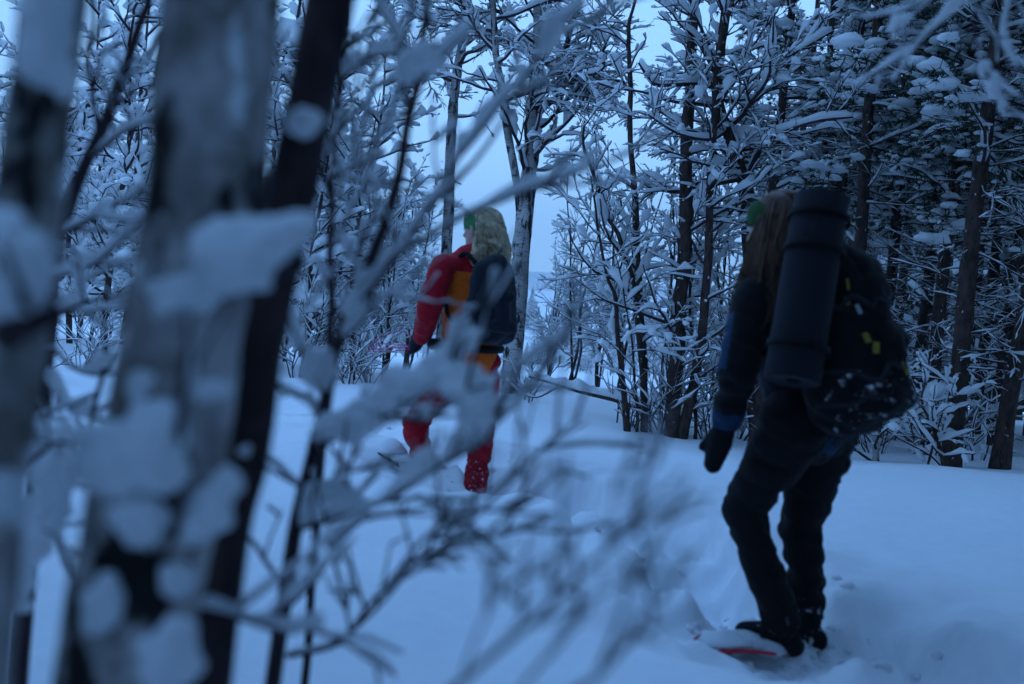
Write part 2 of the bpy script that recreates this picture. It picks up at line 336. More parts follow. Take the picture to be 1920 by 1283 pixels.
# ------------------------------------------------------------------ trees round the clearing
tree('birch_tree', 'tall forked birch with grey flaking trunk behind the hiker in red', 'tree',
     [(ext(A((952, 752, 11.8), (968, 600, 11.8), (985, 400, 11.9), (1000, 240, 12), (1008, 100, 12), (1018, -80, 12)), 2.2), 0.125, 0.05),
      (ext(A((983, 445, 11.88), (966, 335, 11.8), (945, 200, 11.6), (928, 80, 11.5), (922, -60, 11.5)), 1.6), 0.055, 0.02)], 11, M['birch'], nb=42, start=0.34, blen=(0.7, 2.3))
tree('birch_tree', 'slim pale birch with black knots just beyond the red jacket\'s shoulder', 'tree',
     [(ext(A((826, 668, 14), (838, 470, 14), (846, 250, 14.1), (868, 60, 14.2), (885, -120, 14.3)), 2.0), 0.09, 0.035)], 12, M['birch'], nb=36, start=0.36, blen=(0.8, 2.3))
tree('young_birch', 'thin many-stemmed young birch thick with snow at the end of the fallen branch', 'tree',
     [(ext(A((1207, 826, 9.6), (1207, 722, 9.6), (1196, 601, 9.6), (1189, 525, 9.6), (1161, 447, 9.5), (1139, 403, 9.5), (1110, 320, 9.4)), 0.5), 0.035, 0.01),
      (A((1178, 820, 9.5), (1161, 651, 9.5), (1155, 561, 9.5), (1139, 515, 9.45), (1121, 418, 9.4), (1105, 330, 9.3)), 0.028, 0.008),
      (ext(A((1214, 822, 9.9), (1200, 600, 9.9), (1191, 409, 10), (1183, 250, 10), (1181, 120, 10)), 0.8), 0.042, 0.014),
      (A((1195, 822, 9.55), (1190, 700, 9.5), (1172, 560, 9.3), (1150, 470, 9.2)), 0.016, 0.005)], 13, M['bark'], nb=16, start=0.22, blen=(0.5, 1.2), elev=(5, 60))
tree('slender_tree', 'straight reddish brown trunk in the clump beside the thin many-stemmed birch', 'tree',
     [(ext(A((1259, 830, 9.5), (1268, 705, 9.5), (1275, 579, 9.5), (1283, 436, 9.5), (1290, 250, 9.6), (1297, 90, 9.6)), 2.5), 0.08, 0.04)], 14, M['bark'], nb=24, start=0.2, blen=(0.5, 1.2))
tree('slender_tree', 'bent scaly stem leaning out from the foot of the reddish brown trunk', 'tree',
     [(ext(A((1275, 832, 9.45), (1300, 715, 9.45), (1318, 597, 9.4), (1329, 436, 9.4), (1333, 330, 9.4), (1342, 190, 9.4)), 1.0), 0.052, 0.02),
      (A((1304, 815, 9.5), (1304, 723, 9.6), (1293, 543, 9.6), (1297, 436, 9.6), (1305, 330, 9.6)), 0.018, 0.007)], 15, M['bark'], nb=22, start=0.15, blen=(0.5, 1.1))
tree('crooked_tree', 'crooked dark tree with a long snow-heaped limb reaching over the clearing', 'tree',
     [(ext(A((1424, 845, 9.6), (1412, 600, 9.6), (1405, 420, 9.6), (1394, 340, 9.6), (1370, 262, 9.6), (1350, 212, 9.6), (1345, 150, 9.6), (1356, 50, 9.6), (1370, -70, 9.6)), 0.8), 0.085, 0.03)], 16, M['bark'], nb=26, start=0.3, blen=(0.6, 1.5), elev=(-5, 50),
     limbs=[(A((1352, 215, 9.6), (1338, 165, 9.55), (1290, 158, 9.4), (1231, 160, 9.2), (1212, 140, 9.1), (1198, 118, 9.1)), 0.03, 0.012, 0.06),
            (A((1396, 345, 9.6), (1420, 290, 9.5), (1455, 255, 9.3), (1530, 228, 9.1), (1600, 220, 9.0)), 0.03, 0.009, 0.045),
            (A((1362, 245, 9.6), (1330, 262, 9.4), (1270, 250, 9.2), (1215, 215, 9.0)), 0.022, 0.007, 0.04),
            (A((1350, 190, 9.6), (1400, 130, 9.4), (1470, 110, 9.3), (1560, 60, 9.2)), 0.024, 0.008, 0.045),
            (A((1346, 150, 9.6), (1310, 80, 9.5), (1270, 40, 9.5), (1240, -20, 9.5)), 0.02, 0.008, 0.04)])
# fallen branch across the gap
fb = thing('fallen_branch', 'long bare branch bowed across the gap under a ridge of snow', 'branch', at(1165, 800, 10.2))
o_ = np.array(fb.location); rng = np.random.default_rng(5)
mbx, ms = MB(), MB(); ln = smooth_line(A((992, 706, 10.4), (1040, 720, 10.3), (1090, 735, 10.2), (1160, 752, 10.0), (1215, 772, 9.8)), 30) - o_
mbx.tube(ln, np.linspace(0.014, 0.03, 30), 6); ms.cap(ln, np.linspace(0.014, 0.03, 30), 0.05, 0.085, rng, 0.03)
for pts in (((1050, 723, 10.3), (1010, 745, 10.3), (985, 742, 10.3)), ((1160, 752, 10.0), (1157, 790, 10), (1150, 820, 10)), ((1215, 772, 9.8), (1230, 800, 9.8), (1240, 835, 9.8))):
    q = smooth_line(A(*pts), 8) - o_; mbx.tube(q, np.linspace(0.012, 0.005, 8), 5); ms.cap(q, 0.008, 0.03, 0.04, rng)
link('bough', mbx.mesh('bough', M['bark']), fb); link('snow_ridge', ms.mesh('snow_ridge', M['snow']), fb)

# pines
def tuft(mbx, p, d, rng, n=14, L=0.095):
    for _ in range(n):
        v = nrm(d * 0.8 + rng.normal(0, 0.75, 3)); s = rand_perp(v, rng) * 0.006; e = p + v * L * rng.uniform(0.7, 1.2)
        mbx.add(np.array([p - s, p + s, e]), None, [[0, 1, 2]])
def pine(seed, h=8.5, r=0.085, dead=95, crown0=2.9, cr=1.25, dlen=(0.5, 1.5), ncrown=55):
    rng = np.random.default_rng(seed); t = thing('pine_tree', 'x', 'tree'); trunk, wood, snow, need = MB(), MB(), MB(), MB()
    n = 60; z = np.linspace(-0.15, h, n); ln = np.stack([0.04 * vnoise(z * 0.5, z * 0, seed), 0.04 * vnoise(z * 0.5, z * 0 + 9, seed), z], -1)
    rad = np.linspace(r, r * 0.3, n); rad[:3] *= np.array([1.35, 1.2, 1.08]); knotty(ln, rad, trunk, rng, 10, 0.05)
    P = dict(seg=0.085, jit=0.1, clump=0.5, lift=-0.012, droop=0.1, snow=0.0095, levels=2, dens=(7.0, 8.5), gap=0.28, rmin=0.0014)
    for k in range(dead):
        zz = 0.7 + (crown0 + 1.0) * (k + rng.random()) / dead; i = int((zz + 0.15) / (h + 0.15) * (n - 1)); az = rng.uniform(0, 6.283); el = R(rng.uniform(-18, 28))
        d = np.array([math.cos(az) * math.cos(el), math.sin(az) * math.cos(el), math.sin(el)]); L = rng.uniform(*dlen) * (0.7 + 0.3 * min(1, zz / 1.5))
        grow(wood, snow, ln[i], d, L, 0.005 + 0.006 * L, 0, rng, P)
    Pc = dict(P); Pc['levels'] = 0; Pc['snow'] = 0.03
    for k in range(ncrown):
        f = (k + rng.random()) / ncrown; zz = crown0 + (h - crown0) * f; i = int((zz + 0.15) / (h + 0.15) * (n - 1)); az = rng.uniform(0, 6.283); el = R(rng.uniform(-12, 30))
        d = np.array([math.cos(az) * math.cos(el), math.sin(az) * math.cos(el), math.sin(el)]); L = cr * rng.uniform(0.6, 1.2) * (1.1 - 0.75 * f)
        m_ = max(6, int(L / 0.1)); p = ln[i].copy(); pts = [p]; dd = d.copy()
        for s_ in range(m_): dd = nrm(dd + rng.normal(0, 0.1, 3) + np.array([0, 0, -0.03])); pts.append(pts[-1] + dd * L / m_)
        pts = np.array(pts); wood.tube(pts, np.linspace(0.016, 0.004, len(pts)), 4); snow.cap(pts, np.linspace(0.016, 0.004, len(pts)), 0.03, 0.04, rng)
        for s_ in range(2, len(pts)):
            for _ in range(2):
                sd = nrm(dd + rand_perp(dd, rng) * 1.2); q = pts[s_] + sd * rng.uniform(0.05, 0.22) * (0.6 + 0.4 * L)
                wood.tube(np.array([pts[s_], q]), [0.004, 0.003], 3)
                tuft(need, q, sd, rng)
                tuft(need, (q + pts[s_]) / 2, sd, rng, 7)
                if rng.random() < 0.6:
                    w = 0.028 + 0.085 * rng.random() ** 2.2; snow.lump(q + np.array([0, 0, 0.02]), (w * rng.uniform(0.9, 1.5), w * rng.uniform(0.9, 1.5), w * 0.6), rng, 8, 5, 0.15)
    link('trunk', trunk.mesh('trunk', M['bark']), t); link('dead_branches', wood.mesh('dead_branches', M['twig']), t)
    link('crown', need.mesh('crown', M['needle'], False), t); link('snow_load', snow.mesh('snow_load', M['snow']), t)
    return t
pv = [pine(101, 8.5, .085, 42, 2.7, 1.25, (0.3, 0.85)), pine(102, 9.2, 0.085, 48, 3.2, 1.25, (0.3, 1.0)), pine(103, 7.6, 0.075, 48, 2.3, 1.1, (0.3, 1.0)), pine(104, 8.8, 0.08, 42, 2.9, 1.2, (0.3, 0.9))]
tall = pine(105, 11.0, 0.13, 8, 4.3, 2.5, (0.3, 0.5), 85)  # shaped for shade: broad high crown, few low branches
PG = 'pines of the thicket on the right'
spec = [  # base pixel, depth, variant, scale, turn, label
 (1782, 889, 8.8, 0, 1.0, 0.3, 'straight dark pine trunk standing foremost beside the bare snowy sapling'),
 (1885, 890, 8.7, 3, 1.0, 1.9, 'dark pine trunk at the thicket edge next to the snow-filled hollow'),
 (1565, 850, 11.0, 1, 0.95, 2.4, 'reddish pine rising straight above the top of the rolled mat'),
 (1734, 850, 10.6, 2, 1.0, 4.0, None), (1528, 830, 12.4, 1, 0.9, 5.2, None), (1632, 830, 12.8, 3, 1.0, 0.9, None), (1702, 840, 13.2, 0, 1.0, 2.9, None),
 (1868, 855, 10.8, 2, 1.1, 0.1, None), (1484, 815, 14.0, 3, 0.95, 3.7, None), (1408, 815, 12.2, 2, 1.05, 5.9, 'shorter pine whose green crown hangs behind the crooked tree'), (1790, 840, 14.5, 1, 1.05, 1.2, None), (1850, 835, 16.0, 0, 1.1, 4.4, None),
 (1950, 880, 9.9, 1, 1.0, 3.3, None), (1660, 820, 16.5, 2, 1.2, 0.6, None), (1920, 845, 13.0, 3, 1.0, 5.5, None), (1570, 800, 18, 0, 1.1, 2.2, None), (1740, 815, 19, 3, 1.15, 1.0, None), (1990, 900, 8.3, 0, 1.0, 4.9, None), (1450, 800, 19, 1, 1.1, 4.0, None), (1820, 830, 12.0, 2, 1.0, 2.0, None), (1900, 830, 19.0, 1, 1.1, 2.0, None)]
used = set()
for (px, py, d, k, sc, rz, lb) in spec:
    p = at(px, py, d); loc = (p[0], p[1], gz(p[0], p[1]))
    lb2 = lb or 'dark pine among the snowy tangle of dead branches behind the dark-clad hiker'
    if k not in used:
        used.add(k); o = pv[k]; o.location = loc; o.rotation_euler = (0, 0, rz); o.scale = (sc,) * 3; tag(o, lb2, 'tree', PG)
    else: copy_tree(pv[k], loc, rz, sc, lb2, PG)
# young snow-laden trees and shrubs
def young(seed, h, r, n, label):
    rng = np.random.default_rng(seed)
    P = dict(BIRCH); P['levels'] = 2; P['snow'] = 0.06; P['dens'] = (4.6, 6.5, 0)
    z = np.linspace(-0.1, h, 6); pts = np.stack([rng.normal(0, 0.05, 6) + z * 0.03, rng.normal(0, 0.05, 6), z], -1)
    t = thing('young_tree', label, 'tree'); wood, snow, trunk = MB(), MB(), MB(); ln = smooth_line(pts, 30); rad = np.linspace(r, r * 0.2, 30); knotty(ln, rad, trunk, rng, 7)
    for k in range(n):
        f = 0.12 + 0.88 * (k + rng.random()) / n; i = min(int(f * 29), 28); az = rng.uniform(0, 6.283); el = R(rng.uniform(0, 50))
        d = np.array([math.cos(az) * math.cos(el), math.sin(az) * math.cos(el), math.sin(el)])
        grow(wood, snow, ln[i], d, h * rng.uniform(0.14, 0.3) * (1.2 - 0.7 * f), r * 0.35, 0, rng, P)
    link('trunk', trunk.mesh('trunk', M['bark']), t); link('crown', wood.mesh('crown', M['twig']), t); link('snow_load', snow.mesh('snow_load', M['snow']), t)
    return t
YL = 'young bare tree bent under snow beyond the blurred birch trunks'; YG = 'young snowy trees on the left'
yv = [young(201, 5.2, 0.05, 34, YL), young(202, 3.6, 0.035, 30, YL), young(203, 6.4, 0.065, 36, YL)]
ysp = [(195, 655, 14, 2), (235, 640, 20, 2), (120, 650, 17, 0), (150, 640, 24, 2), (280, 640, 22, 0), (60, 650, 15, 1), (20, 655, 20, 2), (540, 650, 19, 1), (605, 655, 16, 0), (655, 655, 13.5, 0), (565, 650, 25, 0), (690, 660, 21, 1), (620, 650, 28, 2), (730, 665, 26, 1), (760, 660, 19, 1), (500, 650, 15, 2),
       (100, 640, 29, 2), (210, 640, 31, 0), (330, 650, 18, 2), (420, 650, 16, 2), (-60, 640, 16, 2), (470, 650, 24, 2), (580, 660, 13, 1), (800, 670, 30, 1), (250, 640, 27, 2), (175, 645, 19, 1), (640, 650, 34, 2), (710, 660, 36, 0), (540, 650, 33, 2), (880, 680, 40, 1), (770, 670, 38, 1), (90, 650, 21, 0)]
yu = set()
for k, (px, py, d, v) in enumerate(ysp):
    p = at(px, py, d); loc = (p[0], p[1], gz(p[0], p[1])); sc = 0.85 + 0.35 * ((k * 7919) % 10) / 10
    if v not in yu: yu.add(v); yv[v].location = loc; yv[v].scale = (sc,) * 3; tag(yv[v], YL, 'tree', YG)
    else: copy_tree(yv[v], loc, k * 2.1, sc, YL, YG)
LL = 'fine-twigged frosted young birch closing the gap behind the fallen branch'; LG = 'lacy young birches in the gap'
BIRCH_Y = BIRCH; BIRCH = dict(BIRCH, levels=3)
def lacy(seed, h):
    rng = np.random.default_rng(seed); t = thing('young_birch', LL, 'tree'); wood, snow, trunk = MB(), MB(), MB()
    P = dict(seg=0.07, jit=0.1, lift=0.03, droop=0.06, snow=0.018, levels=3, dens=(6.0, 8.0, 8.0), gap=0.25, rmin=0.0016)
    for s_ in range(3):
        z = np.linspace(-0.1, h * rng.uniform(0.7, 1), 6); lean = rng.normal(0, 0.09, 2); pts = np.stack([lean[0] * z + rng.normal(0, 0.04, 6), lean[1] * z + rng.normal(0, 0.04, 6), z], -1); ln = smooth_line(pts, 34); rad = np.linspace(0.026, 0.006, 34); knotty(ln, rad, trunk, rng, 6)
        for k in range(12):
            f = 0.18 + 0.82 * (k + rng.random()) / 12; i = min(int(f * 33), 32); az = rng.uniform(0, 6.283); el = R(rng.uniform(20, 65))
            grow(wood, snow, ln[i], np.array([math.cos(az) * math.cos(el), math.sin(az) * math.cos(el), math.sin(el)]), rng.uniform(0.5, 1.2) * (1.15 - 0.6 * f), 0.008, 0, rng, P)
    link('trunk', trunk.mesh('trunk', M['bark']), t); link('crown', wood.mesh('crown', M['twig']), t); link('snow_load', snow.mesh('snow_load', M['snow']), t); return t
lv = [lacy(251, 4.4), lacy(252, 3.2)]
for k, (px, py, d, v) in enumerate([(1072, 715, 17, 0), (1030, 705, 22, 1), (1245, 790, 13, 0), (1335, 800, 13.5, 0), (1300, 760, 18, 0), (1120, 715, 19, 1), (1160, 735, 17, 0), (720, 690, 13, 1), (690, 680, 16, 0), (765, 690, 17, 0), (1375, 800, 16, 0), (600, 690, 14.5, 0)]):
    p = at(px, py, d); loc = (p[0], p[1], gz(p[0], p[1]))
    if k < 2: o = lv[v]; o.location = loc; tag(o, LL, 'tree', LG)
    else: copy_tree(lv[v], loc, k * 1.37, 0.8 + 0.05 * (k % 7), LL if px > 900 else 'fine-twigged frosted young birch beside the pink cord', LG if px > 900 else 'lacy young birches by the cord')
SL = 'low bare shrub poking through the snow under the trees'; SG = 'shrubs in the snow'
def shrub(seed, h=0.9, ns=9):
    rng = np.random.default_rng(seed); P = dict(BIRCH); P['levels'] = 1; P['snow'] = 0.016; P['dens'] = (9, 0, 0); P['seg'] = 0.1
    t = thing('shrub', SL, 'shrub'); wood, snow = MB(), MB()
    for k in range(ns):
        az = rng.uniform(0, 6.283); el = R(rng.uniform(45, 85)); d = np.array([math.cos(az) * math.cos(el), math.sin(az) * math.cos(el), math.sin(el)])
        grow(wood, snow, np.array([d[0] * 0.15, d[1] * 0.15, -0.05]), d, h * rng.uniform(0.5, 1.1), 0.007, 0, rng, P)
    link('stems', wood.mesh('stems', M['twig']), t); link('snow_load', snow.mesh('snow_load', M['snow']), t); return t
sv = [shrub(301), shrub(302, 1.3, 12), shrub(303, 0.6, 8)]
ssp = [(985, 775, 11.0, 2), (1245, 826, 10.2, 0), (1235, 826, 9.7, 1), (1330, 832, 9.6, 0), (1640, 850, 9.6, 0), (1740, 872, 9.6, 2), (1830, 885, 9.4, 2), (1620, 840, 10.2, 0), (700, 660, 12, 1), (660, 660, 11.5, 0), (640, 655, 14, 1), (1375, 838, 9.9, 1), (1180, 822, 9.9, 2), (1660, 850, 11.0, 0), (1560, 845, 10.4, 0), (560, 660, 12.5, 1), (150, 690, 10.5, 1), (60, 690, 9.5, 0), (1800, 870, 10.2, 0)]
su = set()
for k, (px, py, d, v) in enumerate(ssp):
    p = at(px, py, d); loc = (p[0], p[1], gz(p[0], p[1]))
    if v not in su: su.add(v); sv[v].location = loc; tag(sv[v], SL, 'shrub', SG)
    else: copy_tree(sv[v], loc, k * 1.3, 0.8 + 0.06 * (k % 8), SL, SG)
tree('bare_sapling', 'forked bare sapling plastered with snow at the foot of the foremost pine', 'tree',
     [(A((1772, 895, 8.5), (1765, 850, 8.5), (1742, 790, 8.5), (1725, 750, 8.5), (1745, 700, 8.5)), 0.02, 0.006), (A((1745, 800, 8.5), (1770, 765, 8.45), (1800, 740, 8.4)), 0.01, 0.004)], 31, M['bark'], nb=14, blen=(0.3, 0.7))
tree('bare_sapling', 'short pale sapling stub coated in snow below the backpack', 'tree',
     [(A((1648, 868, 8.9), (1640, 820, 8.9), (1632, 780, 8.9), (1622, 740, 8.9)), 0.03, 0.012)], 32, M['birch'], nb=12, blen=(0.3, 0.7))
# far trees across the clearing
def far_conifer(seed, h):
    rng = np.random.default_rng(seed); t = thing('far_spruce', 'x', 'tree'); trunk, leaf, snow = MB(), MB(), MB()
    trunk.tube(np.array([[0, 0, -0.2], [0, 0, h * 0.5], [0, 0, h]]), [h * 0.012, h * 0.008, 0.01], 5)
    n = 120
    for k in range(n):
        f = (k + rng.random()) / n; z = h * (0.08 + 0.92 * f); az = k * 2.4; L = h * 0.22 * (1.03 - f) * rng.uniform(0.6, 1.2) + 0.05
        p0 = np.array([0, 0, z]); p1 = p0 + np.array([math.cos(az) * L * 0.6, math.sin(az) * L * 0.6, -L * 0.12]); p2 = p0 + np.array([math.cos(az) * L, math.sin(az) * L, -L * 0.38])
        pts = np.array([p0, p1, p2]); leaf.tube(pts, [0.03, 0.07, 0.015], 4); snow.cap(pts, [0.02, 0.05, 0.02], 0.1, 0.1, rng, 0.2)
    link('trunk', trunk.mesh('trunk', M['bark']), t); link('crown', leaf.mesh('crown', M['needle']), t); link('snow_load', snow.mesh('snow_load', M['snow']), t); return t
fv = [far_conifer(401, 4.2), far_conifer(402, 3.2), far_conifer(403, 5.2)]
# unseen spruces, added behind and beside the camera to shade the foreground
for k, (x, y, s_) in enumerate([(-2.7, 0.7, 1.45), (-3.7, 3.0, 1.6), (2.5, -1.2, 1.7), (-1.9, -1.9, 1.6), (-5.0, -3.6, 2.0), (3.4, -3.2, 2.2), (-2.9, -4.6, 2.2), (0.4, -5.8, 2.3), (5.0, -0.6, 2.2), (-6.0, 1.6, 1.9), (6.8, 3.0, 2.2), (3.6, -7.4, 2.4), (-5.4, -8.0, 2.4)]):
    copy_tree(fv[k % 3], (x, y, gz(x, y)), k * 1.7, s_, 'unseen spruce added around the photographer to shade the foreground', 'spruces added for foreground shade')
for k, (x, y) in enumerate([(2.5, 0.3), (3.5, 2.3), (4.9, 4.4), (2.1, -2.4), (-3.4, 1.2), (2.9, 1.3), (4.1, 3.3), (4.4, 0.9), (6.2, 6.6), (7.6, 9.2), (6.2, 4.8), (8.2, 11.6)]):  # added shade casters, trunks kept out of frame
    lb = 'tall pine added out of frame, its crown shading foreground and thicket'; gp = 'pines added out of frame for shade'
    if k == 0: tall.location = (x, y, gz(x, y)); tag(tall, lb, 'tree', gp)
    else: copy_tree(tall, (x, y, gz(x, y)), k * 1.9, 0.95 + 0.05 * (k % 4), lb, gp)
for k, (px, py, d, s_) in enumerate([(2080, 890, 11.0, 2.2), (2150, 890, 14.0, 2.4), (1930, 830, 23, 2.3), (1800, 815, 25, 2.4), (1690, 805, 27, 2.3), (1590, 800, 25, 2.0), (2060, 850, 19, 2.4), (1860, 815, 31, 2.6), (1740, 805, 33, 2.6)]):  # put in to darken the thicket, a few of them out of frame
    p = at(px, py, d); copy_tree(fv[(k + 1) % 3], (p[0], p[1], gz(p[0], p[1])), k * 2.3, s_, 'spruce added deep behind the pines to darken the thicket', 'spruces deep in the thicket')
FL = 'small snow-coated conifer in the tree line across the clearing'; FG = 'far tree line'
rng = np.random.default_rng(9); fu = set(); k = 0
for row in range(8):
    step = 1.55 + row * 0.35
    for x in np.concatenate([np.arange(-52, -8, step * 2.6), np.arange(-8, 34, step), np.arange(34, 66, step * 2.2)]):
        if rng.random() < 0.2 or k > 285: continue
        xx = x + rng.uniform(-0.8, 0.8); yy = 72 + row * 15 + rng.uniform(-5, 5); v = int(rng.integers(0, 3)); sc = rng.uniform(0.5, 1.0) * (0.75 + row * 0.12); k += 1
        loc = (xx, yy, gz(xx, yy))
        if v not in fu: fu.add(v); fv[v].location = loc; fv[v].scale = (sc,) * 3; tag(fv[v], FL, 'tree', FG)
        else: copy_tree(fv[v], loc, rng.uniform(0, 6.28), sc, FL, FG)
FS = 'leafless frosted thicket tree at the front of the far tree line'; FSG = 'thicket before the far tree line'
for k in range(110):
    xx = rng.uniform(-40, 45) if k % 3 else rng.uniform(-4, 24); yy = rng.uniform(56, 74); copy_tree(yv[1], (xx, yy, gz(xx, yy)), k * 1.1, rng.uniform(0.55, 0.95), FS, FSG)
# ------------------------------------------------------------------ near trees
def to_ground(P):
    """prolong a stem downwards until it stands in the snow"""
    P = np.asarray(P, float); d = nrm(P[0] - P[1]); d = nrm(d * np.array([0.5, 0.5, 1.0]))
    L = (P[0][2] - gz(P[0][0], P[0][1]) + 0.1) / max(0.2, -d[2])
    return np.vstack([P[0] + d * L, P[0] + d * L * 0.5, P])
def near_trunk(name, label, pts, r0, r1, matl, seed, top=1.6, amp=0.035):
    P = to_ground(A(*pts)); P = ext(P, top); org = np.array([P[0][0], P[0][1], gz(P[0][0], P[0][1])])
    t = thing(name, label, 'tree', org); rng = np.random.default_rng(seed)
    n = 90; ln = smooth_line(P, n) - org; s = np.linspace(0, 1, n)
    rad = r0 + (r1 - r0) * s; rad = rad * (1 + 0.05 * vnoise(s * 14, s * 0, seed))
    mbx = MB(); T = np.gradient(ln, axis=0); T /= np.linalg.norm(T, axis=1)[:, None]
    U = np.cross(T, [0.2, 1.0, 0]); U /= np.linalg.norm(U, axis=1)[:, None]; V = np.cross(U, T); sd = 28; a = np.arange(sd) * 2 * math.pi / sd
    k = 1 + amp * fbm(np.cos(a)[None, :] * 1.3 + 7 + 0 * s[:, None], s[:, None] * 22 + np.sin(a)[None, :] * 1.3, seed, 3)
    mbx.grid(ln[:, None, :] + (rad[:, None] * k)[..., None] * (np.cos(a)[None, :, None] * U[:, None, :] + np.sin(a)[None, :, None] * V[:, None, :]))
    link('trunk', mbx.mesh('trunk', matl), t); return t, org
def snow_clump(t, org, blobs, seed):
    """one clump of snow from several overlapping lumps"""
    rng = np.random.default_rng(seed); mbx = MB()
    for (px, py, d, rx, rz) in blobs:
        p = at(px, py, d) - org; k = d / F; mbx.lump(p, (rx * k, rx * k * 0.85, rz * k), rng, 22, 14, 0.0, 0.85)
        for _ in range(9):
            v = nrm(rng.normal(size=3)); q_ = rng.uniform(0.22, 0.42); mbx.lump(p + v * np.array([rx, rx * 0.8, rz]) * k * 0.92, (rx * k * q_, rx * k * q_, rz * k * q_ * 0.9), rng, 10, 7, 0.05, 0.9)
    me = mbx.mesh('snow_clump', M['ground']); o = link('snow_clump', me, t)
    md = o.modifiers.new('r', 'REMESH'); md.mode = 'VOXEL'; md.voxel_size = 0.004; md.use_smooth_shade = True
    sm = o.modifiers.new('s', 'SMOOTH'); sm.factor = 0.6; sm.iterations = 16
    dg = bpy.context.evaluated_depsgraph_get(); me2 = bpy.data.meshes.new_from_object(o.evaluated_get(dg)); o.modifiers.clear(); o.data = me2
    v = np.empty(len(me2.vertices) * 3); me2.vertices.foreach_get('co', v); v = v.reshape(-1, 3)
    nn = np.empty(len(me2.vertices) * 3); me2.vertices.foreach_get('normal', nn); nn = nn.reshape(-1, 3)
    v += nn * (0.007 * fbm(v[:, 0] * 26 + v[:, 1] * 11, v[:, 2] * 22 + v[:, 1] * 15, seed, 2) + 0.004 * fbm(v[:, 0] * 80 + v[:, 1] * 37, v[:, 2] * 80 + v[:, 1] * 49, seed + 5, 3))[:, None]
    me2.vertices.foreach_set('co', v.ravel()); me2.polygons.foreach_set('use_smooth', np.ones(len(me2.polygons), bool)); me2.update()
    return o
NP = dict(seg=0.04, jit=0.1, lift=0.02, droop=0.05, snow=0.0055, levels=1, dens=(6.0, 8.0, 0), gap=0.3, rmin=0.0011)
def near_branch(t, org, pts, r0, r1, w, h, seed, twigs=6, tl=(0.1, 0.28), name='branch', gap=0.08, world=None, snow=None, tw_up=0.35):
    rng = np.random.default_rng(seed); P = world if world is not None else A(*pts)
    n = max(10, int(np.linalg.norm(np.diff(P, axis=0), axis=1).sum() / 0.022)); ln = smooth_line(P, n) - org
    ln += 0.003 * np.stack([vnoise(np.arange(n) * 0.3, np.zeros(n) + q, seed) for q in (1, 5, 9)], -1)
    rad = np.linspace(r0, r1, n) * (0.85 if name == 'branch' else 1); wood, sn = MB(), MB(); wood.tube(ln, rad, 8)
    sn.cap(ln, rad, w, h, rng, gap, MB.NEAR, 0.16)
    P2 = dict(NP); 
    if snow: P2['snow'] = snow
    for k in range(twigs):
        i = int((0.15 + 0.83 * (k + rng.random()) / twigs) * (n - 1)); i = min(i, n - 2); tg = nrm(ln[i + 1] - ln[i])
        pr = rand_perp(tg, rng); pr[1] *= 0.6; d = tg * 0.8 + nrm(pr) * 0.75 + np.array([0, 0, tw_up])
        grow(wood, sn, ln[i], d, rng.uniform(*tl), max(0.0018, rad[i] * 0.5), 0, rng, P2)
    b_ = link(name, wood.mesh(name, M['twig']), t); link('snow_cap', sn.mesh('snow_cap', M['snow']), b_); return b_
a_ = np.linspace(R(-5), R(185), 9); MB.NEAR = np.stack([np.cos(a_), np.sin(a_) * 0.9 + 0.1], -1)

t, og = near_trunk('birch_tree', 'thick mottled grey and black birch trunk close by, out of focus', [(228, 1283, 0.98), (268, 1060, 0.98), (305, 850, 0.98), (338, 640, 0.99), (365, 500, 1.0), (387, 350, 1.0), (418, 0, 1.01)], 0.062, 0.060, M['birch_near'], 51)
snow_clump(t, og, [(205, 860, 0.9, 60, 70), (290, 840, 0.9, 62, 82), (180, 900, 0.9, 45, 40), (240, 905, 0.9, 60, 30), (310, 890, 0.9, 45, 40), (245, 880, 0.92, 40, 60)], 1)
snow_clump(t, og, [(258, 975, 0.9, 46, 44), (262, 1010, 0.9, 36, 30)], 2)
snow_clump(t, og, [(402, 950, 0.93, 48, 58), (430, 915, 0.93, 36, 42), (375, 985, 0.92, 34, 34)], 3)
snow_clump(t, og, [(325, 1215, 0.88, 56, 70), (300, 1262, 0.88, 44, 50), (358, 1250, 0.88, 40, 40)], 4)
snow_clump(t, og, [(272, 722, 0.93, 36, 36), (255, 742, 0.93, 24, 22)], 5)
snow_clump(t, og, [(340, 560, 0.95, 60, 42), (300, 590, 0.95, 34, 28), (385, 530, 0.95, 44, 40)], 6)
snow_clump(t, og, [(400, 735, 0.93, 38, 22), (420, 720, 0.93, 24, 24)], 7)
snow_clump(t, og, [(190, 1120, 0.9, 36, 46), (170, 1165, 0.9, 28, 36)], 8)
snow_clump(t, og, [(330, 1090, 0.92, 30, 30)], 9)
near_branch(t, og, [(215, 905, 0.95), (250, 935, 0.93), (310, 930, 0.93), (345, 955, 0.95)], 0.016, 0.012, 0.004, 0.004, 10, twigs=1)
near_branch(t, og, [(400, 560, 0.97), (440, 520, 0.93), (500, 505, 0.93), (560, 490, 0.95)], 0.018, 0.014, 0.004, 0.006, 11, twigs=0)
snow_clump(t, og, [(440, 470, 0.92, 62, 56), (500, 445, 0.92, 56, 42), (555, 430, 0.92, 40, 32), (425, 520, 0.92, 36, 42), (470, 520, 0.92, 44, 40), (580, 420, 0.92, 22, 20), (400, 450, 0.92, 26, 28)], 12)
t, og = near_trunk('slim_dark_tree', 'slim dark purplish trunk leaning right behind the mottled birch', [(392, 1283, 1.16), (425, 1010, 1.16), (460, 850, 1.16), (492, 640, 1.16), (540, 400, 1.17), (580, 200, 1.17), (618, 0, 1.18)], 0.024, 0.031, M['bark_near'], 52)
snow_clump(t, og, [(568, 236, 1.12, 24, 20), (585, 228, 1.12, 16, 14)], 13)
snow_clump(t, og, [(456, 850, 1.12, 18, 22)], 14)
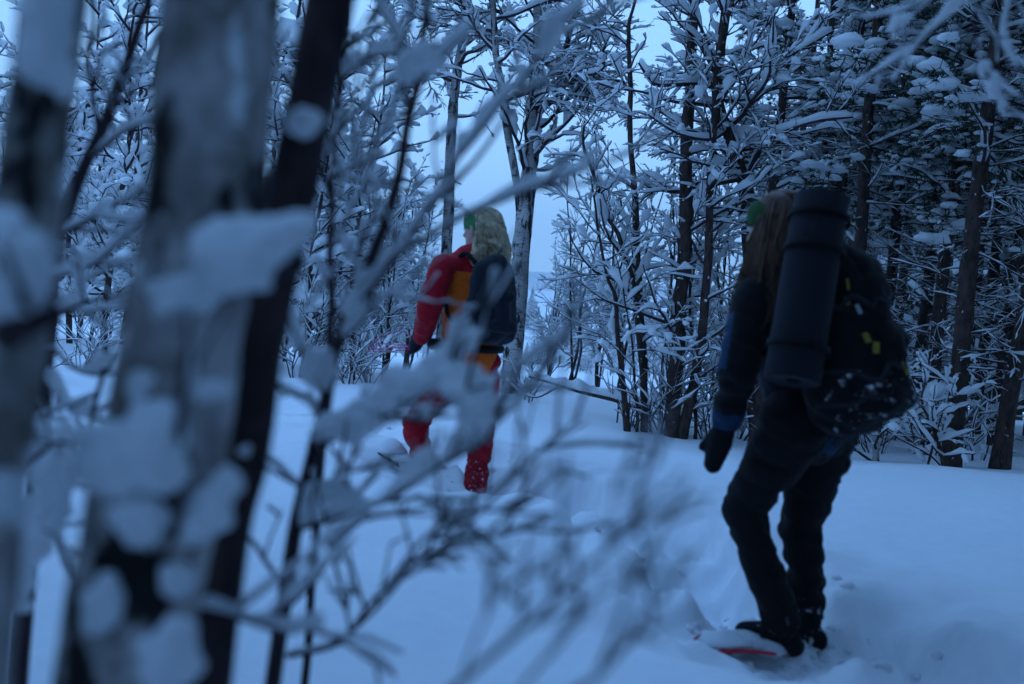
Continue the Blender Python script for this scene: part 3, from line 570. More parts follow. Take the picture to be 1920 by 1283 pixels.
near_branch(t, og, [(368, 1140, 1.14), (420, 1150, 1.12), (480, 1168, 1.14), (540, 1182, 1.18), (600, 1170, 1.22)], 0.007, 0.003, 0.010, 0.016, 15, twigs=3)
t, og = near_trunk('birch_tree', 'shadowy birch trunk at the edge with a heavy snow pad', [(-35, 1100, 0.86), (-8, 850, 0.86), (28, 600, 0.86), (62, 300, 0.87), (100, 0, 0.88)], 0.03, 0.028, M['birch_near'], 53)
near_branch(t, og, [(10, 650, 0.86), (30, 610, 0.82), (70, 600, 0.8), (110, 570, 0.8)], 0.016, 0.01, 0.004, 0.004, 16, twigs=1)
snow_clump(t, og, [(10, 480, 0.79, 66, 100), (55, 510, 0.79, 48, 76), (-30, 520, 0.79, 60, 80), (20, 570, 0.79, 66, 30), (75, 550, 0.79, 28, 40)], 17)
snow_clump(t, og, [(90, 45, 0.84, 60, 120), (120, 150, 0.84, 34, 60)], 18)
# dark leaning sapling and twigs on the left
S0 = to_ground(A((92, 620, 1.9), (110, 450, 1.9), (150, 330, 1.9), (200, 215, 1.9), (240, 110, 1.9), (275, 0, 1.9), (300, -120, 1.9))); og = np.array([S0[0][0], S0[0][1], gz(S0[0][0], S0[0][1])])
t = thing('sapling', 'dark curving sapling between the two blurred birches', 'tree', og)
near_branch(t, og, None, 0.017, 0.007, 0.004, 0.006, 21, twigs=0, name='stem', world=S0)
for k, (pts, w, h) in enumerate([([(165, 300, 1.9), (210, 260, 1.88), (262, 235, 1.85), (320, 225, 1.8)], .012, .022), ([(205, 210, 1.9), (245, 180, 1.9), (290, 160, 1.9)], .012, .03), ([(120, 440, 1.9), (190, 400, 1.85), (270, 355, 1.8)], .014, .028),
                                 ([(185, 240, 1.9), (165, 120, 1.92), (178, 30, 1.95), (170, -30, 1.95)], .006, .01), ([(100, 520, 1.9), (170, 500, 1.85), (260, 420, 1.8)], .012, .024), ([(95, 600, 1.9), (150, 570, 1.85), (240, 545, 1.8)], .012, .03), ([(90, 640, 1.9), (140, 690, 1.85), (190, 700, 1.8), (215, 660, 1.8)], .012, .03),
                                 ([(85, 700, 1.9), (120, 760, 1.85), (160, 780, 1.8), (205, 790, 1.8)], .012, .03), ([(198, 690, 1.7), (175, 770, 1.7), (150, 850, 1.7), (130, 886, 1.7)], .002, .003), ([(80, 640, 1.9), (50, 760, 1.8), (60, 900, 1.7), (110, 1010, 1.6)], .008, .01), ([(70, 800, 1.85), (30, 900, 1.7), (5, 980, 1.6)], .01, .02), ([(75, 900, 1.8), (120, 1060, 1.6), (150, 1130, 1.5)], .01, .014), ([(30, 900, 1.6), (90, 840, 1.5), (130, 830, 1.45)], .03, .06)]):
    near_branch(t, og, pts, 0.006, 0.0025, w, h, 22 + k, twigs=3, tl=(0.08, 0.2))
snow_clump(t, og, [(105, 900, 1.45, 44, 60), (100, 960, 1.45, 36, 42)], 40)
snow_clump(t, og, [(60, 1000, 1.5, 40, 60), (20, 1080, 1.5, 50, 70)], 41)
# the snowy sapling in the middle of the foreground
S0 = to_ground(A((508, 1290, 1.6), (545, 1050, 1.6), (598, 800, 1.6), (650, 600, 1.6), (722, 420, 1.6), (765, 240, 1.6), (790, 80, 1.6), (812, -60, 1.6))); og = np.array([S0[0][0], S0[0][1], gz(S0[0][0], S0[0][1])])
t = thing('sapling', 'purple-brown sapling with heavy snow along its blurred branches, before the hiker in red', 'tree', og)
near_branch(t, og, None, 0.0155, 0.0058, 0.003, 0.006, 61, twigs=0, name='stem', world=S0)
BR = [  # points, r0, r1, snow width, snow height, twigs
 ([(568, 985, 1.6), (640, 965, 1.57), (720, 940, 1.54), (800, 895, 1.5), (860, 858, 1.48), (905, 828, 1.46), (950, 740, 1.44)], .006, .003, .032, .066, 5),
 ([(598, 832, 1.6), (660, 808, 1.56), (735, 772, 1.52), (800, 735, 1.5), (850, 680, 1.48), (875, 640, 1.46)], .0055, .0025, .036, .066, 5),
 ([(542, 1226, 1.6), (640, 1205, 1.55), (700, 1130, 1.5), (770, 1056, 1.46), (850, 1030, 1.44), (926, 1010, 1.42), (1030, 980, 1.4)], .006, .002, .010, .014, 10),
 ([(640, 1205, 1.55), (720, 1130, 1.5), (800, 1030, 1.46), (850, 980, 1.44), (900, 950, 1.42)], .004, .002, .008, .012, 6),
 ([(672, 550, 1.6), (760, 470, 1.55), (880, 400, 1.5), (973, 362, 1.46), (1043, 343, 1.44), (1168, 288, 1.42), (1244, 250, 1.4)], .005, .0025, .013, .02, 2),
 ([(662, 590, 1.6), (735, 500, 1.57), (800, 400, 1.53), (860, 300, 1.5), (895, 250, 1.48), (950, 183, 1.46), (988, 146, 1.45)], .005, .0025, .016, .026, 4),
 ([(800, 400, 1.53), (900, 290, 1.45), (960, 190, 1.42), (996, 128, 1.4), (1028, 70, 1.4), (1096, 10, 1.4)], .0045, .003, .018, .03, 2),
 ([(766, 235, 1.6), (762, 180, 1.6), (747, 86, 1.6), (716, 31, 1.6), (690, -30, 1.6)], .004, .003, .012, .02, 4),
 ([(766, 235, 1.6), (794, 148, 1.57), (833, 101, 1.55), (880, 60, 1.53)], .0045, .002, .022, .04, 4),
 ([(680, 520, 1.6), (628, 420, 1.62), (640, 330, 1.64), (600, 250, 1.66)], .0035, .002, .014, .024, 3),
 ([(565, 920, 1.6), (530, 880, 1.6), (498, 852, 1.6), (470, 800, 1.6)], .004, .002, .010, .016, 3),
 ([(522, 1085, 1.6), (490, 1040, 1.58), (466, 1008, 1.55)], .004, .002, .008, .014, 2),
 ([(620, 735, 1.6), (580, 690, 1.6), (560, 640, 1.6), (575, 560, 1.6)], .004, .002, .02, .035, 3),
 ([(640, 640, 1.6), (690, 590, 1.58), (705, 520, 1.58), (745, 470, 1.58)], .004, .002, .018, .03, 4),
 ([(850, 680, 1.48), (880, 600, 1.46), (905, 560, 1.45), (935, 480, 1.44), (965, 430, 1.44)], .003, .0012, .002, .003, 0),
 ([(905, 828, 1.46), (960, 720, 1.42), (1010, 660, 1.4), (1080, 610, 1.38), (1130, 545, 1.36)], .003, .0015, .007, .010, 2),
 ([(770, 1056, 1.46), (860, 1000, 1.4), (960, 900, 1.36), (1060, 800, 1.34)], .003, .0015, .008, .012, 6),
 ([(720, 940, 1.54), (800, 930, 1.5), (900, 935, 1.46), (1020, 840, 1.42), (1090, 780, 1.4)], .003, .0015, .008, .012, 6),
 ([(600, 790, 1.6), (560, 740, 1.6), (520, 745, 1.6)], .003, .0015, .012, .02, 2),
 ([(735, 772, 1.52), (790, 790, 1.48), (850, 740, 1.45), (920, 720, 1.42)], .004, .002, .028, .05, 3),
 ([(530, 1150, 1.6), (600, 1080, 1.58), (640, 1010, 1.56), (700, 960, 1.55)], .004, .002, .010, .016, 4),
 ([(560, 1000, 1.6), (610, 910, 1.58), (650, 880, 1.57), (680, 840, 1.56)], .003, .0018, .010, .016, 4)]
for k, (pts, r0, r1, w, h_, tw) in enumerate(BR):
    up_ = pts[-1][1] < 640; near_branch(t, og, pts, r0, r1, w * (1.15 if up_ else 0.8), h_ * (1.15 if up_ else 0.85), 70 + k, twigs=tw if pts[-1][1] > 700 else min(tw, 3), tl=(0.08, 0.2), snow=0.003 if pts[-1][1] > 760 else None)
snow_clump(t, og, [(770, 716, 1.5, 62, 32), (822, 692, 1.49, 44, 36), (866, 722, 1.47, 48, 44), (898, 765, 1.46, 34, 50), (722, 742, 1.51, 44, 26), (884, 805, 1.46, 28, 34), (905, 720, 1.46, 26, 20)], 91)
snow_clump(t, og, [(893, 628, 1.45, 22, 13)], 92)
snow_clump(t, og, [(640, 800, 1.57, 50, 34), (690, 780, 1.55, 40, 30)], 96); snow_clump(t, og, [(800, 110, 1.56, 34, 34), (770, 130, 1.58, 24, 34)], 97); snow_clump(t, og, [(1032, 62, 1.4, 24, 36), (1015, 95, 1.4, 16, 22)], 98)
snow_clump(t, og, [(592, 690, 1.6, 30, 42)], 99); snow_clump(t, og, [(672, 570, 1.6, 30, 36), (690, 530, 1.6, 22, 30)], 100); snow_clump(t, og, [(640, 940, 1.57, 40, 26), (590, 950, 1.58, 30, 26)], 101)
S1 = to_ground(A((600, 900, 2.0), (618, 650, 2.0), (620, 480, 2.0), (622, 350, 2.0), (632, 230, 2.0), (650, 60, 2.0), (660, -80, 2.0))); og = np.array([S1[0][0], S1[0][1], gz(S1[0][0], S1[0][1])])
t = thing('sapling', 'thin upright sapling just right of the slim dark trunk', 'tree', og)
near_branch(t, og, None, 0.009, 0.004, 0.003, 0.006, 111, twigs=0, name='stem', world=S1)
for k, pts in enumerate([[(620, 480, 2.0), (650, 400, 2), (665, 330, 2)], [(622, 380, 2), (600, 300, 2), (590, 230, 2)], [(618, 600, 2), (650, 560, 2), (700, 545, 2)], [(630, 250, 2), (680, 200, 2), (720, 150, 2)], [(640, 150, 2), (690, 110, 2), (760, 100, 2)], [(645, 100, 2), (700, 40, 2), (740, -20, 2)], [(625, 330, 2), (670, 310, 1.98), (720, 290, 1.95)]]):
    near_branch(t, og, pts, 0.005, 0.002, 0.016, 0.028, 112 + k, twigs=4, tl=(0.1, 0.25))
# drooping snowy branch tip that hangs in from a tree beside the camera
S2 = to_ground(A((2120, 900, 2.5), (2110, 600, 2.5), (2090, 300, 2.5), (2050, 0, 2.5), (2000, -120, 2.5))); og = np.array([S2[0][0], S2[0][1], gz(S2[0][0], S2[0][1])])
t = thing('sapling', 'bare sapling whose drooping snowy tips hang in before the dark thicket', 'tree', og)
near_branch(t, og, None, 0.02, 0.008, 0.004, 0.008, 131, twigs=0, name='stem', world=S2)
for k, pts in enumerate([[(2000, -120, 2.5), (1900, -80, 2.4), (1830, 20, 2.35), (1840, 120, 2.3), (1862, 160, 2.3), (1884, 215, 2.3)], [(2030, -60, 2.5), (1900, -60, 2.4), (1780, -20, 2.3), (1700, 40, 2.25), (1672, 60, 2.2)], [(1880, -70, 2.4), (1790, 20, 2.3), (1720, 90, 2.3), (1690, 130, 2.3)], [(1900, -60, 2.4), (1880, 60, 2.35), (1905, 130, 2.3)]]):
    near_branch(t, og, pts, 0.006, 0.002, 0.014, 0.022, 132 + k, twigs=4, tl=(0.08, 0.2), tw_up=-0.4)
snow_clump(t, og, [(1864, 165, 2.3, 18, 30), (1880, 205, 2.3, 11, 22), (1845, 130, 2.3, 12, 20)], 140)
# low bare sapling right before the lens
S3 = to_ground(A((640, 1560, 0.86), (700, 1420, 0.85), (870, 1272, 0.84), (1000, 1166, 0.83), (1126, 1041, 0.82), (1180, 1000, 0.81), (1297, 940, 0.8), (1345, 925, 0.8))); og = np.array([S3[0][0], S3[0][1], gz(S3[0][0], S3[0][1])])
t = thing('sapling', 'low bare purple twigs fanning up across the open snow, most out of focus', 'sapling', og)
near_branch(t, og, None, 0.0042, 0.001, 0.003, 0.005, 151, twigs=0, name='stem', world=S3)
for k, (pts, r_) in enumerate([([(880, 1400, .85), (980, 1285, .84), (1041, 1216, .83), (1096, 1146, .82), (1130, 1060, .81)], .0024), ([(880, 1400, .85), (1092, 1283, .8), (1146, 1236, .79), (1207, 1191, .78), (1330, 1130, .77)], .0024), ([(1180, 1000, .81), (1198, 930, .8), (1222, 870, .8)], .0018), ([(1126, 1041, .82), (1150, 960, .8), (1155, 900, .8)], .0015), ([(1000, 1166, .83), (1080, 1130, .82), (1180, 1090, .8), (1290, 1060, .8)], .0018), ([(870, 1272, .84), (900, 1180, .84), (960, 1080, .83), (1060, 960, .82)], .0018), ([(930, 1225, .84), (1010, 1120, .83), (1080, 1000, .82)], .0014), ([(1207, 1191, .78), (1240, 1140, .78), (1245, 1090, .78)], .0012)]):
    near_branch(t, og, pts, r_, 0.0008, 0.002, 0.003, 152 + k, twigs=2, tl=(0.05, 0.1), snow=0.0022)
# ------------------------------------------------------------------ people
def capsule(mbx, p0, r0, p1, r1, flat=None, nu=18, off=None):
    p0 = np.asarray(p0, float); p1 = np.asarray(p1, float); ax = p1 - p0; L = np.linalg.norm(ax)
    t = ax / L if L > 1e-6 else np.array([0, 0, 1.0]); u = nrm(np.cross(t, [0.31, 0.77, 0.2])); v = np.cross(u, t); a = np.arange(nu) * 2 * math.pi / nu
    rings = []
    for q in np.linspace(-math.pi / 2, 0, 6): rings.append((p0 + t * r0 * math.sin(q), max(r0 * math.cos(q), 1e-4)))
    for q in np.linspace(0, math.pi / 2, 6): rings.append((p1 + t * r1 * math.sin(q), max(r1 * math.cos(q), 1e-4)))
    G = np.array([c + r * (np.cos(a)[:, None] * u + np.sin(a)[:, None] * v) for c, r in rings])
    if flat is not None:
        f, s = flat; f = np.asarray(f, float); mid = (p0 + p1) / 2
        cen = p0 + ((G - p0) @ t)[..., None] * t
        d = ((G - cen) @ f); G = G - (d * (1 - s))[..., None] * f
    mbx.grid(G)
def blob(name, caps, mats, parent, org, voxel=0.011, smooth=6, wr=0.0, wf=14, seed=0, fn=None, boxes=()):
    mbx = MB()
    for c in caps: capsule(mbx, np.asarray(c[0]) - org, c[1], np.asarray(c[2]) - org, c[3], c[4] if len(c) > 4 else None)
    for c, size, Mx in boxes: mbx.box(np.asarray(c) - org, size, Mx)
    o = link(name, mbx.mesh(name, mats), parent)
    md = o.modifiers.new('r', 'REMESH'); md.mode = 'VOXEL'; md.voxel_size = voxel; md.use_smooth_shade = True
    sm = o.modifiers.new('s', 'SMOOTH'); sm.factor = 0.55; sm.iterations = smooth
    dg = bpy.context.evaluated_depsgraph_get(); me = bpy.data.meshes.new_from_object(o.evaluated_get(dg)); o.modifiers.clear(); o.data = me
    me.materials.clear()
    for m_ in (mats if isinstance(mats, (list, tuple)) else [mats]): me.materials.append(m_)
    n = len(me.vertices); v = np.empty(n * 3); me.vertices.foreach_get('co', v); v = v.reshape(-1, 3)
    if wr:
        nn = np.empty(n * 3); me.vertices.foreach_get('normal', nn); nn = nn.reshape(-1, 3)
        q = fbm(v[:, 0] * wf * 0.7 + v[:, 1] * wf * 0.6 + 0.5 * wf * v[:, 2], v[:, 2] * wf * 1.3 - v[:, 1] * wf * 0.4 + v[:, 0] * wf * 0.3, seed, 3)
        v = v + nn * (wr * (q - 0.5 * np.abs(q)))[:, None]; me.vertices.foreach_set('co', v.ravel())
    if fn is not None:
        k = len(me.polygons); c = np.empty(k * 3); me.polygons.foreach_get('center', c); me.polygons.foreach_set('material_index', np.asarray(fn(c.reshape(-1, 3) + org), dtype=np.int32))
    me.polygons.foreach_set('use_smooth', np.ones(len(me.polygons), bool)); me.update(); return o
def strands(name, parent, org, roots, flow, matl, seed, r=0.005, n=10, L=(0.2, 0.35), curl=0.012, cf=(3, 6), follow=None):
    rng = np.random.default_rng(seed); mbx = MB()
    for p, nv in roots:
        ll = rng.uniform(*L); pts = [np.array(p)]; d = nrm(nv * 0.5 + flow * 0.6); st = ll / (n - 1); ph = rng.uniform(0, 6.28); fq = rng.uniform(*cf); s1 = rand_perp(flow, rng)
        for i in range(1, n):
            tgt = flow + rng.normal(0, 0.10, 3); d = nrm(d * 0.6 + tgt * 0.45); q = pts[-1] + d * st
            if follow is not None: q = follow(q)
            pts.append(q)
        pts = np.array(pts); t = np.linspace(0, 1, n); pts += s1[None] * (curl * t * np.sin(t * fq * 6.28 / 2 + ph))[:, None]
        mbx.tube(pts - org, r * (1 - 0.6 * t) * rng.uniform(0.6, 1.3), 4)
    return link(name, mbx.mesh(name, matl), parent)
def person(label, group, J, f, cfg):
    f = nrm(np.array([f[0], f[1], 0.0])); l_ = np.array([-f[1], f[0], 0.0]); u = np.array([0, 0, 1.0])
    # J: joints in world space
    foot = (J['la'] + J['ra']) / 2; org = np.array([foot[0], foot[1], gz(foot[0], foot[1])])
    t = thing('person', label, 'person', org, 0)
    hc = J['head']; fh = nrm(f * math.cos(cfg.get('hp', 0)) - u * math.sin(cfg.get('hp', 0)) * -1 + l_ * cfg.get('ht', 0)); hu = nrm(u - fh * (u @ fh)); hl = np.cross(hu, fh)
    P = lambda a, b, c: hc + fh * a + hl * b + hu * c
    chest = (J['ls'] + J['rs']) / 2; pel = (J['lh'] + J['rh']) / 2; mid = (chest + pel) / 2
    caps = [(P(-.015, 0, .03), .088, P(.01, 0, .025), .085), (P(.02, 0, -.03), .068, P(.045, 0, -.075), .045), (P(.095, 0, -.005), .011, P(.108, 0, -.03), .016), (P(.08, 0, .03), .03, P(.08, 0, .035), .03),
            (P(-.005, .078, -.02), .018, P(-.005, .08, .015), .02), (P(-.005, -.078, -.02), .018, P(-.005, -.08, .015), .02), (P(.07, 0, -.075), .028, P(.07, 0, -.08), .028), (P(.085, -.012, -.055), .012, P(.085, .012, -.055), .012),
            (J['neck'], .06, P(-.01, 0, -.06), .055), (J['neck'], .06, chest, .08), (J['ls'], .06, J['rs'], .06), (chest, .105, mid, .095), (mid, .095, pel, .09), (J['lh'], .07, J['rh'], .07)]
    for s in 'lr':
        caps += [(J[s + 's'], .05, J[s + 'e'], .04), (J[s + 'e'], .04, J[s + 'w'], .03), (J[s + 'w'], .028, J[s + 'w'] + nrm(J[s + 'm'] - J[s + 'w']) * .1, .022), (J[s + 'h'], .07, J[s + 'k'], .048), (J[s + 'k'], .05, J[s + 'a'], .035), (J[s + 'a'], .035, J[s + 'a'] + f * .14 - u * .05, .03)]
    blob('body', caps, M['skin'], t, org, 0.009, 4)
    for b_ in (-1, 1):
        e = MB(); e.lump(P(.083, .033 * b_, .005) - org, (.013,) * 3, np.random.default_rng(1), 10, 8, 0, 1); link('eye', e.mesh('eye', M['eye']), t)
    # clothing
    dn = nrm(pel - chest); bk = cfg.get('bulk', 1)
    jb = [(J['ls'] + f * .0, .075, J['rs'], .075, (f, 1.0)), (chest - u * .02, .15 * bk, mid, .15 * bk, (f, .8)), (mid, .15 * bk, pel + dn * cfg['hem'], .152 * bk, (f, .85)), (J['neck'] - u * .01, .07, chest, .1)]
    if cfg.get('collar'): jb.append((J['neck'] + u * .03 + f * .02, .068, J['neck'], .075))
    jk = blob('jacket', jb, cfg['jm'], t, org, 0.012, 6, .007, 12, 3, cfg['jfn'])
    for s in 'lr':
        w = J[s + 'w']; e = J[s + 'e']
        blob('sleeve', [(J[s + 's'], .08, e, .074), (e, .074, w, .056)], cfg['sm'], jk, org, 0.010, 5, .008, 16, 5, (lambda c, s=s: cfg['sfn'](c, J, s)))
        md = nrm(J[s + 'm'] - w); th = nrm(f - md * (f @ md))
        blob('mitten', [(w - md * .03, .05, w + md * .02, .046), (w + md * .02, .046, w + md * .09, .05, (l_, .75)), (w + md * .09, .05, J[s + 'm'], .036, (l_, .7)), (w + md * .05 + th * .03, .02, w + md * .12 + th * .06, .018)], cfg['mm'], t, org, 0.008, 4, .003, 20, 7)
    hp = cfg.get('hip', 1); tr = [(J['lh'] + u * .03, .105 * hp, J['rh'] + u * .03, .105 * hp, (f, 1.05)), (J['lh'], .10 * hp, J['rh'], .10 * hp)]
    for s in 'lr':
        tr += [(J[s + 'h'], .108 * hp, J[s + 'k'], .08), (J[s + 'k'], .084, J[s + 'k'] * .45 + J[s + 'a'] * .55 - f * .012, .074), (J[s + 'k'] * .45 + J[s + 'a'] * .55 - f * .012, .074, J[s + 'a'] + u * .03, .07)]
    blob('trousers', tr, cfg['tm'], t, org, 0.011, 4, .012, 15, 11, cfg.get('tfn'))
    for s in 'lr':
        d = nrm(f + (l_ if s == 'l' else -l_) * .1); a_ = J[s + 'a']
        blob('boot', [(a_ + u * .06, .062, a_, .058), (a_ - u * .02, .052, a_ + d * .13 - u * .05, .045, (u, .9)), (a_ - d * .05 - u * .05, .045, a_ + d * .05 - u * .05, .045)], cfg['bm'], t, org, 0.009, 4)
    # headband
    hb = MB(); ang = np.linspace(0, 2 * math.pi, 33)[:-1]; rings = []
    for r_, z in ((.094, -.008), (.101, -.006), (.105, .02), (.104, .045), (.1, .066), (.09, .08), (.075, .092)):
        rings.append(np.array([P(math.cos(q) * r_ * 1.04 - .005, math.sin(q) * r_ * .92, z + .018 * math.cos(q)) - org for q in ang]))
    link('headband', hb.grid(np.array(rings)) or hb.mesh('headband', M[cfg.get('band', 'green')]), t)
    return t, org, P, f, l_, u

# --- the dark-clad hiker
B = {k: at(px, py, 3.7 + d) for k, (px, py, d) in dict(head=(1452, 428, .02), neck=(1466, 500, 0), ls=(1416, 560, -.12), rs=(1530, 566, .14), lh=(1488, 806, -.09), rh=(1548, 812, .09), lk=(1394, 952, .08), la=(1464, 1178, -.04), rk=(1500, 985, .17), ra=(1510, 1168, .08),
     le=(1384, 692, -.2), lw=(1362, 788, -.06), lm=(1336, 872, -.06), re=(1590, 690, .26), rw=(1530, 780, .42), rm=(1505, 850, .45)).items()}
fB = (-0.75, 0.66)
def jfB(c): return np.where(c @ UP < (at(1500, 772, 3.7) @ UP), 1, 0)
def sfB(c, J, s):
    ax = J[s + 'w'] - J[s + 'e']; q = ((c - J[s + 'e']) @ ax) / (ax @ ax); ax2 = J[s + 'e'] - J[s + 's']; q2 = ((c - J[s + 's']) @ ax2) / (ax2 @ ax2)
    outer = (c - J[s + 'e']) @ np.array([-0.95, 0.3, 0])
    return np.where((q > 0.72) | ((q2 > 0.3) & (q2 < 1.1) & (outer > 0.035)), 1, 0)
t, og, P, f, l_, u = person('hiker in black trousers and dark jacket carrying a large pack', None, B, fB, dict(bulk=1.14, hip=1.2, hem=-.055, jm=[M['navy'], M['blue']], jfn=jfB, sm=[M['black'], M['blue']], sfn=sfB, mm=M['black'], tm=[M['trousers_black'], M['black_dusted']], tfn=lambda c: np.where((c - CAM) @ UP < (at(1490, 1140, 3.7) - CAM) @ UP, 1, 0), bm=M['black_dusted'], hp=-.12, ht=-.12, collar=True, band='dark_green'))
rng = np.random.default_rng(3)
blob('hair', [(P(-.05, 0, .045), .094, P(-.02, 0, .055), .088), (P(-.06, 0, .02), .085, P(-.1, .02, -.16), .075), (P(-.08, .04, -.12), .06, P(-.06, .13, -.36), .035), (P(-.03, .05, -.06), .06, P(.0, .12, -.36), .035)], M['brunette'], t, og, .010, 4, .006, 30, 4)
hr = t.children[-1]
def scalp(n, P, seed, back=True, lim=-.02):
    rng = np.random.default_rng(seed); out = []
    while len(out) < n:
        v = nrm(rng.normal(size=3))
        if v[2] < -.5 or v[0] > (.0 if v[2] > .6 else lim): continue
        out.append((P(v[0] * .098 - .02, v[1] * .093, v[2] * .1 + .03), (P(*v) - P(0, 0, 0))))
    return out
strands('strands', hr, og, scalp(420, P, 5, lim=-.05), nrm(np.array([0, 0, -1.0]) + l_ * .28 - f * .12), M['brunette'], 6, .0038, 14, (.25, .50), .014, (2, 5))
rts = [(P(-.015 + rng.uniform(-.06, .02), .088, rng.uniform(-.02, .05)), l_) for _ in range(150)]
strands('strands', hr, og, rts, nrm(np.array([0, 0, -1.0]) + l_ * .15 + f * .10), M['brunette'], 8, .0036, 14, (.3, .48), .012, (2, 5))
strands('strands', hr, og, [(P(rng.uniform(-.10, .03), rng.uniform(-.05, .05), .118), u) for _ in range(60)], nrm(np.array([0, 0, -1.0]) - f * .9), M['brunette'], 9, .006, 10, (.16, .3), .012, (2, 4))

# her backpack and rolled mat
def frame(ax, f):
    z = nrm(ax); y = nrm(f - z * (f @ z)); x = np.cross(y, z); return np.stack([x, y, z], 1)
pc = at(1600, 630, 3.50); Mb = frame(np.array([.02, .03, 1.0]) + f * .16, f)
Q = lambda x, y, z: pc + Mb @ np.array([x, y, z])
pk = thing('backpack', 'big black snow-dusted backpack with yellow tabs', 'backpack', pc)
flt = (Mb[:, 1], 1.0)
blob('bag', [(Q(-.07, .02, -.22), .13, Q(.07, .02, -.22), .13), (Q(-.07, -.06, -.2), .10, Q(.09, -.06, -.2), .11), (Q(-.07, .02, -.2), .13, Q(-.06, .03, .2), .11), (Q(.07, .02, -.2), .13, Q(.06, .03, .2), .11), (Q(0, -.05, -.16), .13, Q(0, -.02, .16), .11), (Q(.10, -.05, -.22), .09, Q(.08, -.03, .02), .08)], [M['black'], M['black_dusted']], pk, pc, .012, 6, .010, 11, 2, lambda c: np.where((((c - pc) @ Mb)[:, 2] < -.13) & (((c - pc) @ Mb)[:, 1] < .02), 1, 0))
blob('lid', [(Q(-.07, .02, .25), .075, Q(.05, .02, .25), .075), (Q(-.05, -.03, .22), .07, Q(.04, -.03, .22), .07), (Q(0, .04, .28), .06, Q(0, .0, .27), .055)], M['black'], pk, pc, .011, 5, .007, 14, 3)
blob('front_pocket', [(Q(-.06, -.13, -.22), .06, Q(.06, -.13, -.22), .06), (Q(-.05, -.12, -.0), .045, Q(.05, -.12, -.0), .045), (Q(0, -.13, -.22), .065, Q(0, -.12, .0), .05)], [M['black'], M['black_dusted']], pk, pc, .010, 5, .005, 14, 4, lambda c: np.where(((c - pc) @ Mb)[:, 2] < -.16, 1, 0))
for sx in (-1, 1):
    mb_ = MB(); mb_.tube(smooth_line(np.array([Q(.09 * sx, .14, .2), Q(.1 * sx, .2, .3), Q(.1 * sx, .3, .2), Q(.13 * sx, .3, 0), Q(.15 * sx, .17, -.16)]), 20) - pc, .017, 6); link('shoulder_strap', mb_.mesh('shoulder_strap', M['black']), pk)
mb_ = MB(); mb_.tube(smooth_line(np.array([Q(-.03, .12, .32), Q(-.02, .11, .365), Q(.02, .11, .365), Q(.03, .12, .32)]), 12) - pc, .009, 6); link('haul_loop', mb_.mesh('haul_loop', M['black']), pk)
def wrap(z0, tilt, nm='compression_strap', span=(-1.9, 1.9), r=.2):
    """a webbing strap pulled tight round the bag"""
    mb_ = MB(); pts = []
    for a in np.linspace(span[0], span[1], 40):
        q0 = Q(math.sin(a) * .3, -math.cos(a) * .3, z0 + tilt * math.sin(a)) - pc; best = None
        for ch in pk.children[:3]:
            ok, loc, no, ix = ch.closest_point_on_mesh(Vector(q0))
            if ok and (best is None or (loc - Vector(q0)).length < best[0]): best = ((loc - Vector(q0)).length, np.array(loc), np.array(no))
        pts.append((best[1], best[2]))
    C = np.array([a for a, _ in pts]); Nn = np.array([b for _, b in pts]); T = np.gradient(C, axis=0); T /= np.linalg.norm(T, axis=1)[:, None] + 1e-9; Wd = np.cross(T, Nn)
    rings = np.stack([C - Nn * .002 - Wd * .009, C + Nn * .004 - Wd * .009, C + Nn * .004 + Wd * .009, C - Nn * .002 + Wd * .009], 1); mb_.grid(rings); st = link(nm, mb_.mesh(nm, M['webbing']), pk)
    k = 24; mb_ = MB(); mb_.box(C[k] + Nn[k] * .006, (.034, .012, .026), np.stack([T[k], Nn[k], Wd[k]], 1)); link('buckle', mb_.mesh('buckle', M['buckle'], False), st)
wrap(.14, .02); wrap(-.08, .05); wrap(-.24, .02)
def stick(px, py, w, h, name, matl, parent, org, rz=0, d0=2.9, mesh=None):
    """a tab sewn on where the line of sight meets the bag"""
    best = None
    for d in np.arange(d0, d0 + 1.3, .004):
        p = at(px, py, d)
        for ch in parent.children:
            if ch.type == 'MESH' and ch.name.split('.')[0] in ('bag', 'lid', 'front_pocket'):
                ok, loc, no, ix = ch.closest_point_on_mesh(Vector(p - org))
                if ok and (Vector(p - org) - loc).length < .006: best = (np.array(loc) + org, np.array(no)); break
        if best: break
    if best is None: return None
    p, no = best; no = nrm(no); up_ = nrm(UP - no * (UP @ no)); sd = np.cross(up_, no)
    c, s_ = math.cos(rz), math.sin(rz); Mx = np.stack([sd * c + up_ * s_, no, up_ * c - sd * s_], 1)
    mb_ = MB(); mb_.box(p + no * .001 - org, (w, .006, h), Mx); ob = link(name, mb_.mesh(name, matl, False), parent); bv = ob.modifiers.new('b', 'BEVEL'); bv.width = .0025; bv.segments = 2; return ob
for (px, py, w, h_, c, rz) in [(1626, 633, .024, .036, 'yellow', .2), (1643, 652, .022, .04, 'yellow', -.1), (1699, 690, .016, .05, 'yellow', .25), (1590, 533, .009, .04, 'yellow', .1), (1588, 565, .016, .03, 'yellow', .2), (1610, 580, .014, .036, 'label_grey', .4)]:
    stick(px, py, w, h_, 'tab', M[c], pk, pc, rz)
m0, m1 = at(1543, 372, 3.42), at(1486, 716, 3.30); ax = nrm(m0 - m1)
rm = thing('rolled_mat', 'dark grey foam sleeping mat rolled upright and strapped to the black pack', 'mat', m1)
mb_ = MB(); Lm = np.linalg.norm(m0 - m1); e1 = nrm(np.cross(ax, [0, 1.0, .1])); e2 = np.cross(e1, ax); nt = 150; th = np.linspace(0, 2 * math.pi * 5.4, nt)
rr = .034 + .066 * th / th[-1]; thick = .0105                # the mat is a real spiral of foam
prof = []
